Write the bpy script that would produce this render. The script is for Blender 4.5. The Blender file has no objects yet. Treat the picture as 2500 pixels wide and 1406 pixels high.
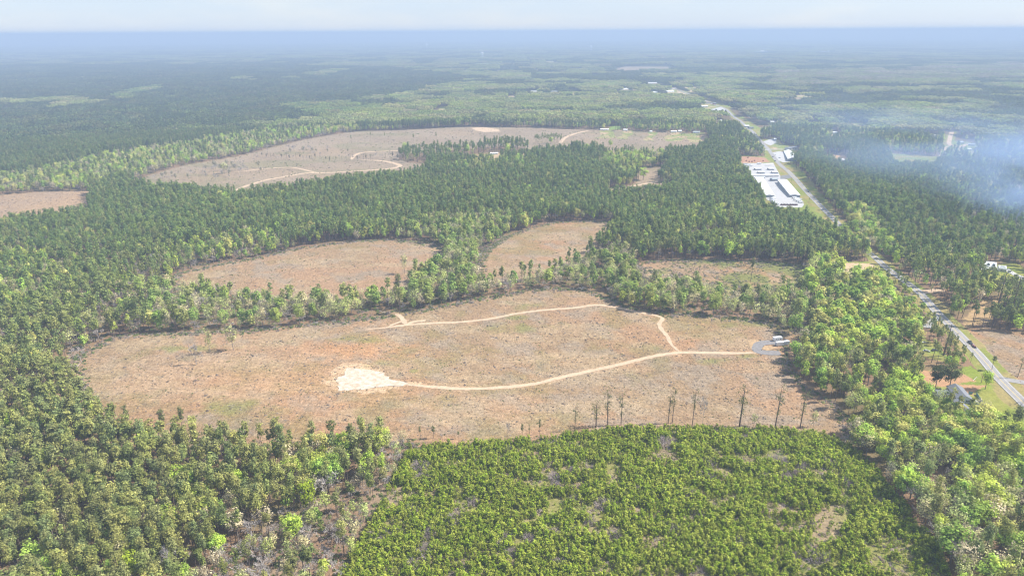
import bpy, math, random
import numpy as np
from mathutils import Matrix, Vector

rnd = random.Random(7)
rng = np.random.default_rng(11)
S = bpy.context.scene
COL = S.collection
R = math.radians

# ------------------------------------------------------------------ camera, sky, sun, exposure
CAM_H = 230.0
PITCH = 20.55
ROLL = -0.32
F = 1668.0                       # focal length in pixels of the 2500 px wide photograph
CAM_M = Matrix.Translation((0, 0, CAM_H)) @ Matrix.Rotation(R(90 - PITCH), 4, 'X') @ Matrix.Rotation(R(ROLL), 4, 'Z')
cd = bpy.data.cameras.new('camera')
cam = bpy.data.objects.new('camera', cd)
COL.objects.link(cam)
cam.matrix_world = CAM_M
cd.sensor_width = 36.0
cd.lens = 36.0 * F / 2500.0
cd.clip_start = 1.0
cd.clip_end = 200000.0
S.camera = cam

SUN_EL, SUN_AZ = R(47), R(5)    # azimuth: from +X turned a little away from the viewer
SUN_DIR = Vector((math.cos(SUN_EL) * math.cos(SUN_AZ), math.cos(SUN_EL) * math.sin(SUN_AZ), math.sin(SUN_EL)))
W = bpy.data.worlds.new('World')
S.world = W
W.use_nodes = True
wn = W.node_tree
wn.nodes.clear()
sky = wn.nodes.new('ShaderNodeTexSky')
sky.sky_type = 'NISHITA'
sky.sun_disc = False
sky.sun_elevation = SUN_EL
sky.sun_rotation = math.pi / 2 - SUN_AZ
sky.altitude = 200
sky.air_density = 1.0
sky.dust_density = 0.4
sky.ozone_density = 3.0
bg = wn.nodes.new('ShaderNodeBackground')
bg.inputs[1].default_value = 0.115
wo = wn.nodes.new('ShaderNodeOutputWorld')
# a thin bright veil of high haze with a few faint clouds over the blue
veil = wn.nodes.new('ShaderNodeMix'); veil.data_type = 'RGBA'
veil.inputs['Factor'].default_value = 0.82
wtc = wn.nodes.new('ShaderNodeTexCoord'); wmp = wn.nodes.new('ShaderNodeMapping'); wmp.inputs['Scale'].default_value = (2, 2, 9)
wnz = wn.nodes.new('ShaderNodeTexNoise'); wnz.inputs['Scale'].default_value = 3.0; wnz.inputs['Detail'].default_value = 5
wrp = wn.nodes.new('ShaderNodeValToRGB')
wrp.color_ramp.elements[0].position = 0.45; wrp.color_ramp.elements[0].color = (2.2, 2.6, 3.32, 1)
wrp.color_ramp.elements[1].position = 0.72; wrp.color_ramp.elements[1].color = (2.62, 2.82, 3.25, 1)
wn.links.new(wtc.outputs['Generated'], wmp.inputs['Vector']); wn.links.new(wmp.outputs[0], wnz.inputs['Vector']); wn.links.new(wnz.outputs['Fac'], wrp.inputs[0])
wn.links.new(sky.outputs[0], veil.inputs['A']); wn.links.new(wrp.outputs[0], veil.inputs['B'])
wn.links.new(veil.outputs['Result'], bg.inputs[0])
wn.links.new(bg.outputs[0], wo.inputs[0])

sl = bpy.data.lights.new('sun', 'SUN')
sl.energy = 3.9
sl.angle = R(0.5)
sl.color = (1.0, 0.95, 0.87)
so = bpy.data.objects.new('sun', sl)
COL.objects.link(so)
so.rotation_euler = SUN_DIR.to_track_quat('Z', 'Y').to_euler()
so.location = (0, 0, 500)

S.view_settings.view_transform = 'Standard'
S.view_settings.look = 'None'
S.view_settings.exposure = 1.2
S.view_settings.gamma = 1.0
S.cycles.max_bounces = 5
S.cycles.diffuse_bounces = 3
S.cycles.filter_width = 1.2
S.cycles.transmission_bounces = 3
S.cycles.volume_bounces = 1
S.cycles.use_denoising = True
S.cycles.volume_step_rate = 2.0
S.cycles.volume_max_steps = 64

# ------------------------------------------------------------------ noise, terrain, pixel -> ground
def _h(ix, iy, s):
    n = (ix.astype(np.int64) * 374761393 + iy.astype(np.int64) * 668265263 + s * 1442695041) & 0xffffffff
    n = ((n ^ (n >> 13)) * 1274126177) & 0xffffffff
    return ((n ^ (n >> 16)) & 0xffff) / 65535.0

def vn(x, y, s=0):
    x = np.asarray(x, float); y = np.asarray(y, float)
    ix, iy = np.floor(x), np.floor(y)
    fx, fy = x - ix, y - iy
    fx = fx * fx * (3 - 2 * fx); fy = fy * fy * (3 - 2 * fy)
    a = _h(ix, iy, s); b = _h(ix + 1, iy, s); c = _h(ix, iy + 1, s); d = _h(ix + 1, iy + 1, s)
    return (a * (1 - fx) + b * fx) * (1 - fy) + (c * (1 - fx) + d * fx) * fy

def fbm(x, y, s=0, o=4):
    t = 0; a = 0.5; n = 0
    for k in range(o):
        t = t + a * vn(x, y, s + k * 17); n += a
        x = x * 2.03 + 5.1; y = y * 2.03 + 3.7; a *= 0.5
    return t / n

def terr(x, y):
    x = np.asarray(x, float); y = np.asarray(y, float)
    r = np.hypot(x, y)
    h = 2.2 * np.sin(x / 131 + 0.6) * np.sin(y / 97 + 0.4) + 1.3 * np.sin((x + 1.7 * y) / 74)
    h = h * np.clip((r - 60) / 200, 0, 1)
    far = np.clip((r - 1800) / 3000, 0, 1)
    return h + far * 26 * (fbm(x / 2100, y / 2100, 5, 3) - 0.5)

_m = np.array(CAM_M)
def _ray(px, py):
    px = np.asarray(px, float); py = np.asarray(py, float)
    d = np.stack([(px - 1250) / F, -(py - 703) / F, -np.ones_like(px)], -1)
    return d @ _m[:3, :3].T

def gp(px, py):
    """ground point (x, y) that the photograph shows at pixel (px, py)"""
    d = _ray(px, py)
    z = np.zeros(d.shape[:-1])
    dz = np.minimum(d[..., 2], -1e-4)
    for _ in range(6):
        t = (z - CAM_H) / dz
        x, y = d[..., 0] * t, d[..., 1] * t
        z = terr(x, y)
    return x, y

def G(px, py, dz=0.0):
    x, y = gp(px, py)
    return Vector((float(x), float(y), float(terr(x, y)) + dz))

def proj(x, y, z):
    P = np.stack([np.asarray(x, float), np.asarray(y, float), np.asarray(z, float) - CAM_H], -1) @ _m[:3, :3]
    return 1250 + F * P[..., 0] / -P[..., 2], 703 - F * P[..., 1] / -P[..., 2], -P[..., 2]

def hgt(px, py, top):
    """height of an upright thing whose base shows at (px, py) and whose top shows at row top"""
    b = G(px, py)
    lo, hi = 0.1, 80
    for _ in range(30):
        m = (lo + hi) / 2
        if proj(b.x, b.y, b.z + m)[1] > top: lo = m
        else: hi = m
    return lo

def poly(pts):
    a = np.array(pts, float)
    x, y = gp(a[:, 0], a[:, 1])
    return np.stack([x, y], -1)

def inside(x, y, P):
    x = np.asarray(x); y = np.asarray(y)
    c = np.zeros(x.shape, bool)
    bb = (x >= P[:, 0].min()) & (x <= P[:, 0].max()) & (y >= P[:, 1].min()) & (y <= P[:, 1].max())
    xs, ys = x[bb], y[bb]
    cc = np.zeros(xs.shape, bool)
    n = len(P)
    for i in range(n):
        x1, y1 = P[i]; x2, y2 = P[(i + 1) % n]
        k = (y1 > ys) != (y2 > ys)
        cc ^= k & (xs < (x2 - x1) * (ys - y1) / ((y2 - y1) or 1e-9) + x1)
    c[bb] = cc
    return c

def polydist(x, y, L):
    """distance to an open polyline"""
    x = np.asarray(x); y = np.asarray(y)
    d = np.full(x.shape, 1e9)
    for i in range(len(L) - 1):
        a, b = L[i], L[i + 1]
        ab = b - a
        t = np.clip(((x - a[0]) * ab[0] + (y - a[1]) * ab[1]) / max(ab @ ab, 1e-9), 0, 1)
        d = np.minimum(d, np.hypot(x - a[0] - t * ab[0], y - a[1] - t * ab[1]))
    return d

# ------------------------------------------------------------------ materials
def mat(name, color, rough=0.9, metal=0.0, var=0.0, scale=1.0, bump=0.0, col2=None, spec=0.3):
    m = bpy.data.materials.new(name)
    m.use_nodes = True
    nt = m.node_tree; N = nt.nodes; L = nt.links
    p = N['Principled BSDF']
    p.inputs['Roughness'].default_value = rough
    p.inputs['Metallic'].default_value = metal
    p.inputs['Specular IOR Level'].default_value = spec
    p.inputs['Base Color'].default_value = (*color, 1)
    if var or bump or col2:
        tc = N.new('ShaderNodeTexCoord')
        nz = N.new('ShaderNodeTexNoise'); nz.inputs['Scale'].default_value = scale; nz.inputs['Detail'].default_value = 5
        nz.inputs['Roughness'].default_value = 0.65
        L.new(tc.outputs['Object'], nz.inputs['Vector'])
        mx = N.new('ShaderNodeMix'); mx.data_type = 'RGBA'
        c2 = col2 or tuple(c * (1 - var) for c in color)
        mx.inputs['A'].default_value = (*color, 1); mx.inputs['B'].default_value = (*c2, 1)
        rp = N.new('ShaderNodeMapRange'); rp.inputs[1].default_value = 0.35; rp.inputs[2].default_value = 0.65
        L.new(nz.outputs['Fac'], rp.inputs[0]); L.new(rp.outputs[0], mx.inputs['Factor'])
        L.new(mx.outputs['Result'], p.inputs['Base Color'])
        if bump:
            b = N.new('ShaderNodeBump'); b.inputs['Strength'].default_value = bump; b.inputs['Distance'].default_value = 0.1
            L.new(nz.outputs['Fac'], b.inputs['Height']); L.new(b.outputs[0], p.inputs['Normal'])
    return m

def leafmat(name, trans=0.3, base=None):
    m = bpy.data.materials.new(name); m.use_nodes = True
    nt = m.node_tree; N = nt.nodes; L = nt.links; N.clear()
    o = N.new('ShaderNodeOutputMaterial')
    a = N.new('ShaderNodeAttribute'); a.attribute_type = 'INSTANCER'; a.attribute_name = 'tcol'
    f = N.new('ShaderNodeAttribute'); f.attribute_type = 'GEOMETRY'; f.attribute_name = 'fv'
    v = N.new('ShaderNodeVectorMath'); v.operation = 'SCALE'
    L.new(a.outputs['Color'], v.inputs[0]); L.new(f.outputs['Fac'], v.inputs['Scale'])
    d = N.new('ShaderNodeBsdfDiffuse'); t = N.new('ShaderNodeBsdfTranslucent'); mx = N.new('ShaderNodeMixShader')
    mx.inputs[0].default_value = trans
    L.new(v.outputs[0], d.inputs[0]); L.new(v.outputs[0], t.inputs[0])
    L.new(d.outputs[0], mx.inputs[1]); L.new(t.outputs[0], mx.inputs[2]); L.new(mx.outputs[0], o.inputs[0])
    return m

M_LEAF = leafmat('foliage', 0.44)
M_PBARK = mat('pine bark', (0.17, 0.125, 0.10), 0.95, var=0.4, scale=2.0)
M_BARK = mat('grey bark', (0.27, 0.235, 0.205), 0.95, var=0.35, scale=2.0)
M_TWIG = mat('bare twigs', (.48, .43, .40), 0.95, var=0.3, scale=1.0)
M_DEAD = mat('bleached dead wood', (0.62, 0.57, 0.52), 0.9, var=0.3, scale=1.0)

# ------------------------------------------------------------------ mesh helpers
def mesh(name, V, Fc, mats, mi=None, fv=None, smooth=False):
    me = bpy.data.meshes.new(name)
    V = np.asarray(V, np.float32)
    if isinstance(Fc, np.ndarray):
        n, k = Fc.shape
        me.vertices.add(len(V)); me.vertices.foreach_set('co', V.ravel())
        me.loops.add(n * k); me.loops.foreach_set('vertex_index', Fc.ravel().astype(np.int32))
        me.polygons.add(n); me.polygons.foreach_set('loop_start', np.arange(0, n * k, k, dtype=np.int32))
        me.update(calc_edges=True)
    else:
        me.from_pydata([tuple(v) for v in V], [], Fc); me.update()
    for m in mats: me.materials.append(m)
    if mi is not None: me.polygons.foreach_set('material_index', np.asarray(mi, np.int32))
    if fv is not None:
        a = me.attributes.new('fv', 'FLOAT', 'FACE'); a.data.foreach_set('value', np.asarray(fv, np.float32))
    if smooth: me.polygons.foreach_set('use_smooth', np.ones(len(me.polygons), bool))
    return me

class MB:
    """collects simple solids; build() links them as ONE mesh object"""
    def __init__(s): s.v = []; s.f = []; s.m = []
    def add(s, vs, fs, m=0):
        o = len(s.v); s.v += [tuple(v) for v in vs]; s.f += [[i + o for i in f] for f in fs]; s.m += [m] * len(fs)
    def box(s, x0, x1, y0, y1, z0, z1, m=0, tx=0.0, ty=0.0):
        s.add([(x0, y0, z0), (x1, y0, z0), (x1, y1, z0), (x0, y1, z0),
               (x0 + tx, y0 + ty, z1), (x1 - tx, y0 + ty, z1), (x1 - tx, y1 - ty, z1), (x0 + tx, y1 - ty, z1)],
              [(0, 3, 2, 1), (4, 5, 6, 7), (0, 1, 5, 4), (1, 2, 6, 5), (2, 3, 7, 6), (3, 0, 4, 7)], m)
    def tube(s, a, b, r0, r1, n=6, m=0, cap=True):
        a, b = Vector(a), Vector(b); d = (b - a)
        if d.length < 1e-6: return
        q = d.to_track_quat('Z', 'Y'); vs = []
        for p, r in ((a, r0), (b, r1)):
            for k in range(n):
                t = 2 * math.pi * k / n
                vs.append(p + q @ Vector((math.cos(t) * r, math.sin(t) * r, 0)))
        fs = [(k, (k + 1) % n, n + (k + 1) % n, n + k) for k in range(n)]
        if cap: fs += [tuple(range(n - 1, -1, -1)), tuple(range(n, 2 * n))]
        s.add(vs, fs, m)
    def lathe(s, prof, n=16, m=0, c=(0, 0, 0)):
        vs = []
        for r, z in prof:
            for k in range(n):
                t = 2 * math.pi * k / n
                vs.append((c[0] + r * math.cos(t), c[1] + r * math.sin(t), c[2] + z))
        fs = []
        for i in range(len(prof) - 1):
            for k in range(n):
                fs.append((i * n + k, i * n + (k + 1) % n, (i + 1) * n + (k + 1) % n, (i + 1) * n + k))
        s.add(vs, fs, m)
    def prism(s, pts, y0, y1, m=0):
        """profile in x,z pulled along y"""
        n = len(pts)
        vs = [(x, y0, z) for x, z in pts] + [(x, y1, z) for x, z in pts]
        fs = [(i, (i + 1) % n, n + (i + 1) % n, n + i) for i in range(n)] + [tuple(range(n - 1, -1, -1)), tuple(range(n, 2 * n))]
        s.add(vs, fs, m)
    def build(s, name, mats, parent=None, smooth=False):
        if not isinstance(mats, (list, tuple)): mats = [mats]
        me = mesh(name, s.v, s.f, mats, s.m, smooth=smooth)
        return link(name, me, parent)

def link(name, data, parent=None):
    o = bpy.data.objects.new(name, data); COL.objects.link(o)
    if parent is not None: o.parent = parent
    return o

def tag(o, label=None, cat=None, group=None, kind=None):
    if label: o['label'] = label
    if cat: o['category'] = cat
    if group: o['group'] = group
    if kind: o['kind'] = kind
    return o

def thing(name, loc, rz, label, cat, group=None):
    o = link(name, None); o.location = loc; o.rotation_euler = (0, 0, rz)
    return tag(o, label, cat, group)

def copy_tree(o, parent=None):
    c = o.copy(); COL.objects.link(c)
    if parent is not None: c.parent = parent
    for ch in list(o.children): copy_tree(ch, c)
    return c

# ------------------------------------------------------------------ tree meshes
def leaf_faces(C, Nrm, size, rs, aniso=0.6):
    """small bent leaf clumps (quads) at points C, roughly facing Nrm"""
    n = len(C)
    Nn = Nrm / np.maximum(np.linalg.norm(Nrm, axis=1, keepdims=True), 1e-6)
    up = rs.normal(size=(n, 3))
    T = np.cross(Nn, up); T /= np.maximum(np.linalg.norm(T, axis=1, keepdims=True), 1e-6)
    B = np.cross(Nn, T)
    s = size * rs.uniform(0.6, 1.35, (n, 1))
    j = lambda: rs.uniform(0.6, 1.2, (n, 1))
    V = np.stack([C - T * s * 0.5 * j() - B * s * 0.5 * aniso * j(), C + T * s * 0.5 * j() - B * s * 0.5 * aniso * j(),
                  C + T * s * 0.5 * j() + B * s * 0.5 * aniso * j() , C - T * s * 0.5 * j() + B * s * 0.5 * aniso * j()], 1)
    return V.reshape(-1, 3), np.arange(n * 4).reshape(n, 4)

def crown_pts(kind, n, rs, H=20.0):
    """points and outward normals of a crown for a tree of height H (unit tree scaled later)"""
    if kind == 'pine':
        z0, Rr = H * rs.uniform(0.52, 0.66), H * 0.092
        nc = int(rs.integers(20, 28))
        u = rs.uniform(0, 1, nc) ** 0.85
        cz = z0 + (H * 0.97 - z0) * u
        prof = np.sin(np.clip(u * 0.72 + 0.14, 0, 1) * math.pi) ** 0.6
        a = rs.uniform(0, 2 * math.pi, nc); rr = Rr * prof * rs.uniform(0.35, 1.15, nc)
        cc = np.stack([rr * np.cos(a), rr * np.sin(a), cz], 1)
        sg = H * 0.027
        fl = 0.9
    elif kind == 'leafy':
        z0, Rr = H * 0.28, H * 0.215
        nc = int(rs.integers(26, 34))
        d = rs.normal(size=(nc, 3)); d /= np.linalg.norm(d, axis=1, keepdims=True)
        rr = rs.uniform(0.5, 1.0, nc)[:, None]
        c0 = np.array([0, 0, H * 0.62])
        cc = c0 + d * rr * np.array([Rr * rs.uniform(0.85, 1.1), Rr * rs.uniform(0.85, 1.1), H * 0.34])
        sg = H * 0.045
        fl = 1.0
    else:  # sapling
        nc = 16
        u = rs.uniform(0, 1, nc)
        a = rs.uniform(0, 2 * math.pi, nc)
        rr = H * 0.25 * (1 - u) ** 0.7 * rs.uniform(0.5, 1.1, nc)
        cc = np.stack([rr * np.cos(a), rr * np.sin(a), H * (0.12 + 0.82 * u)], 1)
        sg = H * 0.06
        fl = 1.5
    k = rs.integers(0, nc, n)
    off = rs.normal(size=(n, 3)) * np.array([1, 1, fl]) * sg
    C = cc[k] + off
    axis = np.stack([np.zeros(n), np.zeros(n), np.full(n, H * (0.72 if kind == 'pine' else 0.55))], 1)
    out = C - axis; out /= np.maximum(np.linalg.norm(out, axis=1, keepdims=True), 1e-6)
    o2 = off / np.maximum(np.linalg.norm(off, axis=1, keepdims=True), 1e-6)
    Nn = out * 0.55 + o2 * 0.6 + rs.normal(size=(n, 3)) * 0.38 + np.array([0, 0, 0.35])
    fv = np.clip(rs.normal(1.0, 0.24, n), 0.45, 1.7)
    clump = rs.uniform(0.72, 1.3, nc)[k]
    return C, Nn, fv * clump

def branchy(mb, p, d, L, r, depth, rs, spread=0.6, n=4, minr=0.03, kids=3, sides=4):
    q = p + d * L
    mb.tube(p, q, r, r * 0.6, sides if depth > 1 else 3, cap=False)
    if depth <= 0: return
    for i in range(kids):
        t = rs.uniform(0.45, 1.0)
        a = Vector(rs.normal(size=3)) * spread
        nd = (d + a + Vector((0, 0, 0.15))).normalized()
        branchy(mb, p + d * L * t, nd, L * rs.uniform(0.5, 0.75), max(r * 0.5, minr), depth - 1, rs, spread, n, minr, kids, sides)

def trunk_mesh(kind, rs, H=20.0, lod=0):
    mb = MB()
    bend = Vector((rs.normal() * 0.25, rs.normal() * 0.25, 0))
    if kind == 'pine':
        mid = Vector((0, 0, H * 0.5)) + bend
        mb.tube((0, 0, -0.6), mid, 0.24, 0.17, 6, cap=False); mb.tube(mid, (bend.x, bend.y, H * 0.94), 0.17, 0.05, 5, cap=False)
        for i in range(0 if lod else 12):
            z = H * rs.uniform(0.42, 0.9); a = rs.uniform(0, 6.28); l = H * 0.1 * rs.uniform(0.5, 1.1)
            c = bend * min(1, z / H * 1.5)
            mb.tube((c.x, c.y, z), (c.x + math.cos(a) * l, c.y + math.sin(a) * l, z + l * 0.35), 0.07, 0.03, 3, cap=False)
    else:
        top = Vector((bend.x, bend.y, H * 0.34))
        mb.tube((0, 0, -0.6), top, 0.30, 0.21, 6, cap=False)
        for i in range(3 if lod else 6):
            d = Vector((rs.normal() * 0.5, rs.normal() * 0.5, 1.0)).normalized()
            branchy(mb, top, d, H * 0.26, 0.15, 0 if lod else 2, rs, 0.55, minr=0.05, kids=3)
    return mb

def bare_mesh(rs, H=16.0, depth=4):
    mb = MB()
    b = Vector((rs.normal() * 0.3, rs.normal() * 0.3, H * 0.3))
    mb.tube((0, 0, -0.5), b, 0.22, 0.16, 5, cap=False)
    for i in range(4):
        d = Vector((rs.normal() * 0.38, rs.normal() * 0.38, 1.0)).normalized()
        branchy(mb, b, d, H * 0.27, 0.11, depth, rs, 0.5, minr=0.07, kids=3, sides=3)
    return mb

def merged(name, parts):
    """one mesh out of [(V, F, material, fv)]"""
    vs, fs, mi, fv, mats = [], [], [], [], []
    o = 0
    for V, Fc, m, f in parts:
        if m not in mats: mats.append(m)
        k = mats.index(m)
        V = np.asarray(V)
        vs.append(V)
        fs += [[int(i) + o for i in q] for q in Fc]
        mi += [k] * len(Fc); fv += list(f) if f is not None else [1.0] * len(Fc)
        o += len(V)
    return mesh(name, np.concatenate(vs), fs, mats, mi, fv)

def proto(name, me):
    return bpy.data.objects.new(name, me)      # never linked: only read by the forest's nodes

PINE_T, PINE_C, PINE_P, PINE_L = [], [], [], []
for i in range(7):
    rs = np.random.default_rng(100 + i)
    t = trunk_mesh('pine', rs)
    C, Nn, fv = crown_pts('pine', 600, rs)
    V, Fc = leaf_faces(C, Nn, 0.60, rs)
    PINE_T.append(mesh('pine_trunk', t.v, t.f, [M_PBARK], t.m)); PINE_C.append(mesh('pine_crown', V, Fc, [M_LEAF], fv=fv))
    PINE_P.append(proto('pine_source', merged('pine', [(t.v, t.f, M_PBARK, None), (V, Fc, M_LEAF, fv)])))
    tl = trunk_mesh('pine', rs, lod=1)
    C, Nn, fv = crown_pts('pine', 220, rs)
    V, Fc = leaf_faces(C, Nn, 1.0, rs)
    PINE_L.append(proto('pine_far_source', merged('pine_far', [(tl.v, tl.f, M_PBARK, None), (V, Fc, M_LEAF, fv)])))
SP_T, SP_C = [], []
for i in range(5):
    rs = np.random.default_rng(150 + i)
    mb = MB(); b_ = Vector((rs.normal() * .3, rs.normal() * .3, 0))
    mb.tube((0, 0, -.6), (b_.x, b_.y, 11), .42, .30, 6, cap=False); mb.tube((b_.x, b_.y, 11), (b_.x * 1.3, b_.y * 1.3, 19.4), .30, .08, 5, cap=False)
    cc = []
    for q in range(17):
        z = 20 * rs.uniform(.52, .97) if q > 5 else 20 * rs.uniform(.30, .65)
        a = rs.uniform(0, 6.28); l = rs.uniform(.8, 2.9) * (1.25 - abs(z / 20 - .78) * 2.2)
        e = Vector((b_.x + math.cos(a) * l, b_.y + math.sin(a) * l, z + .3 * l))
        mb.tube((b_.x, b_.y, z), e, .10, .05, 3, cap=False); cc.append(e)
    cc = np.array(cc); k_ = rs.integers(0, 17, 400); off = rs.normal(size=(400, 3)) * np.array([.72, .72, .55])
    V, Fc = leaf_faces(cc[k_] + off, off + rs.normal(size=(400, 3)) * .4 + np.array([0, 0, .5]), .44, rs)
    SP_T.append(mesh('lone_trunk', mb.v, mb.f, [M_PBARK], mb.m)); SP_C.append(mesh('lone_crown', V, Fc, [M_LEAF], fv=rs.uniform(.65, 1.4, 400)))
LEAF_T, LEAF_C, LEAF_P, LEAF_L, BUD_T, BUD_C, BUD_P, BUD_L = [], [], [], [], [], [], [], []
for i in range(6):
    rs = np.random.default_rng(200 + i)
    t = trunk_mesh('leafy', rs, 18.0)
    C, Nn, fv = crown_pts('leafy', 1150, rs, 18.0)
    V, Fc = leaf_faces(C, Nn, 0.64, rs, 0.8)
    LEAF_T.append(mesh('leafy_trunk', t.v, t.f, [M_BARK], t.m)); LEAF_C.append(mesh('leafy_crown', V, Fc, [M_LEAF], fv=fv))
    LEAF_P.append(proto('leafy_source', merged('leafy', [(t.v, t.f, M_BARK, None), (V, Fc, M_LEAF, fv)])))
    C, Nn, fv = crown_pts('leafy', 480, rs, 18.0)
    V, Fc = leaf_faces(C, Nn, 1.2, rs, 0.8)
    LEAF_L.append(proto('leafy_far_source', merged('leafy_far', [(V, Fc, M_LEAF, fv)])))
    # budding: branches show through a thin veil of young leaves
    t = bare_mesh(rs, 17.0, 3)
    C, Nn, fv = crown_pts('leafy', 430, rs, 17.0)
    V, Fc = leaf_faces(C, Nn, 0.62, rs, 0.7)
    BUD_T.append(mesh('budding_trunk', t.v, t.f, [M_BARK], t.m)); BUD_C.append(mesh('budding_crown', V, Fc, [M_LEAF], fv=fv))
    BUD_P.append(proto('budding_source', merged('budding', [(t.v, t.f, M_BARK, None), (V, Fc, M_LEAF, fv)])))
    BUD_L.append(proto('budding_far_source', merged('budding_far', [(V[:1000], Fc[:250], M_LEAF, fv[:250] * 1.05), (t.v[:600], [f for f in t.f if max(f) < 600], M_BARK, None)])))
BARE_M, BARE_P = [], []
for i in range(5):
    rs = np.random.default_rng(300 + i)
    t = bare_mesh(rs, 15.0, 4)
    me = mesh('bare', t.v, t.f, [M_TWIG], t.m)
    BARE_M.append(me); BARE_P.append(proto('bare_source', me))
SAP_M, SAP_P = [], []
for i in range(8):
    rs = np.random.default_rng(400 + i)
    t = MB(); t.tube((0, 0, -0.2), (0, 0, 4.4), 0.07, 0.02, 4, cap=False)
    C, Nn, fv = crown_pts('sapling', 130, rs, 5.0)
    V, Fc = leaf_faces(C, Nn, 0.5, rs, 0.6)
    me = merged('young_pine', [(t.v, t.f, M_PBARK, None), (V, Fc, M_LEAF, fv)])
    SAP_M.append(me); SAP_P.append(proto('young_pine_source', me))
BUSH_P, DEB_P = [], []
for i in range(6):
    rs = np.random.default_rng(500 + i)
    n = 46
    d = rs.normal(size=(n, 3)); d /= np.linalg.norm(d, axis=1, keepdims=True); d[:, 2] = np.abs(d[:, 2])
    C = d * rs.uniform(0.3, 1.0, (n, 1)) * np.array([0.9, 0.9, 0.75])
    V, Fc = leaf_faces(C, d + np.array([0, 0, 0.4]) + rs.normal(size=(n, 3)) * 0.4, 0.42, rs, 0.5)
    BUSH_P.append(proto('bush_source', mesh('bush', V, Fc, [M_LEAF], fv=rs.uniform(0.7, 1.3, n))))
    # heap of logging slash: a few thin crossing sticks
    mb = MB()
    for k in range(7):
        a = rs.uniform(0, 6.28); l = rs.uniform(0.5, 1.9); c = rs.normal(size=2) * 0.5
        mb.tube((c[0] - math.cos(a) * l, c[1] - math.sin(a) * l, 0.05 + 0.1 * rs.random()), (c[0] + math.cos(a) * l, c[1] + math.sin(a) * l, 0.12 + 0.35 * rs.random()), 0.07, 0.04, 3)
    DEB_P.append(proto('slash_source', merged('slash', [(mb.v, mb.f, M_LEAF, None)])))

# tiles of woodland for the far distance
def tile(kind, size, spacing, seed, nf, fs):
    rs = np.random.default_rng(seed)
    k = int(size / spacing)
    parts_v, parts_n, parts_f = [], [], []
    for a in range(k):
        for b in range(k):
            if kind != 'pine' and rs.random() < 0.12: continue
            x = (a + rs.uniform(-0.1, 1.1)) * spacing - size / 2; y = (b + rs.uniform(-0.1, 1.1)) * spacing - size / 2
            H = rs.uniform(15, 22) if kind == 'pine' else rs.uniform(12, 21)
            C, Nn, fv = crown_pts('pine' if kind == 'pine' else 'leafy', nf, rs, H)
            if kind == 'pine': C[:, 2] = C[:, 2] * 0.55 + H * 0.42
            wd = spacing / (5.0 if kind == 'pine' else 9.5)
            C[:, :2] *= max(wd, 1) * (1.5 if kind == 'pine' else 1.25)
            C[:, :2] += (x, y)
            parts_v.append(C); parts_n.append(Nn); parts_f.append(fv * rs.uniform(0.8, 1.2))
    C, Nn, fv = np.concatenate(parts_v), np.concatenate(parts_n), np.concatenate(parts_f)
    V, Fc = leaf_faces(C, Nn, fs, rs, 0.8)
    return proto('wood_tile_source', mesh('wood_tile', V, Fc, [M_LEAF], fv=fv))

T_PINE_S = [tile('pine', 44, 5.2, 600 + i, 30, 2.6) for i in range(4)]
T_LEAF_S = [tile('leafy', 44, 8.0, 620 + i, 60, 2.8) for i in range(4)]
T_PINE_B = [tile('pine', 110, 8.0, 640 + i, 22, 4.6) for i in range(4)]
T_LEAF_B = [tile('leafy', 110, 12.0, 660 + i, 45, 4.6) for i in range(4)]

def scatter(name, P, rot, scl, tcol, protos, label, kind='stuff', vi=None, cat=None):
    """one object whose nodes set a copy of one of the protos on every point"""
    n = len(P)
    me = bpy.data.meshes.new(name)
    me.vertices.add(n); me.vertices.foreach_set('co', np.asarray(P, np.float32).ravel())
    def at(nm, ty, key, arr):
        a = me.attributes.new(nm, ty, 'POINT'); a.data.foreach_set(key, np.asarray(arr, np.float32 if ty != 'INT' else np.int32).ravel())
    at('rot', 'FLOAT_VECTOR', 'vector', rot)
    at('scl', 'FLOAT_VECTOR', 'vector', scl)
    at('tcol', 'FLOAT_VECTOR', 'vector', tcol)
    at('vi', 'INT', 'value', vi if vi is not None else rng.integers(0, len(protos), n))
    o = link(name, me)
    tag(o, label, cat, None, kind)
    g = bpy.data.node_groups.new(name, 'GeometryNodeTree')
    g.interface.new_socket('Geometry', in_out='INPUT', socket_type='NodeSocketGeometry')
    g.interface.new_socket('Geometry', in_out='OUTPUT', socket_type='NodeSocketGeometry')
    N, L = g.nodes, g.links
    gi, go = N.new('NodeGroupInput'), N.new('NodeGroupOutput')
    jn = N.new('GeometryNodeJoinGeometry')
    for p in protos:
        oi = N.new('GeometryNodeObjectInfo'); oi.inputs['Object'].default_value = p
        oi.inputs['As Instance'].default_value = False
        g2 = N.new('GeometryNodeGeometryToInstance')
        L.new(oi.outputs['Geometry'], g2.inputs[0]); L.new(g2.outputs[0], jn.inputs[0])
    ip = N.new('GeometryNodeInstanceOnPoints')
    ip.inputs['Pick Instance'].default_value = True
    def na(nm, ty):
        a = N.new('GeometryNodeInputNamedAttribute'); a.data_type = ty; a.inputs['Name'].default_value = nm
        return a.outputs['Attribute']
    L.new(gi.outputs[0], ip.inputs['Points']); L.new(jn.outputs[0], ip.inputs['Instance'])
    L.new(na('vi', 'INT'), ip.inputs['Instance Index'])
    L.new(na('rot', 'FLOAT_VECTOR'), ip.inputs['Rotation'])
    L.new(na('scl', 'FLOAT_VECTOR'), ip.inputs['Scale'])
    L.new(ip.outputs[0], go.inputs[0])
    md = o.modifiers.new('scatter', 'NODES'); md.node_group = g
    return o

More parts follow.
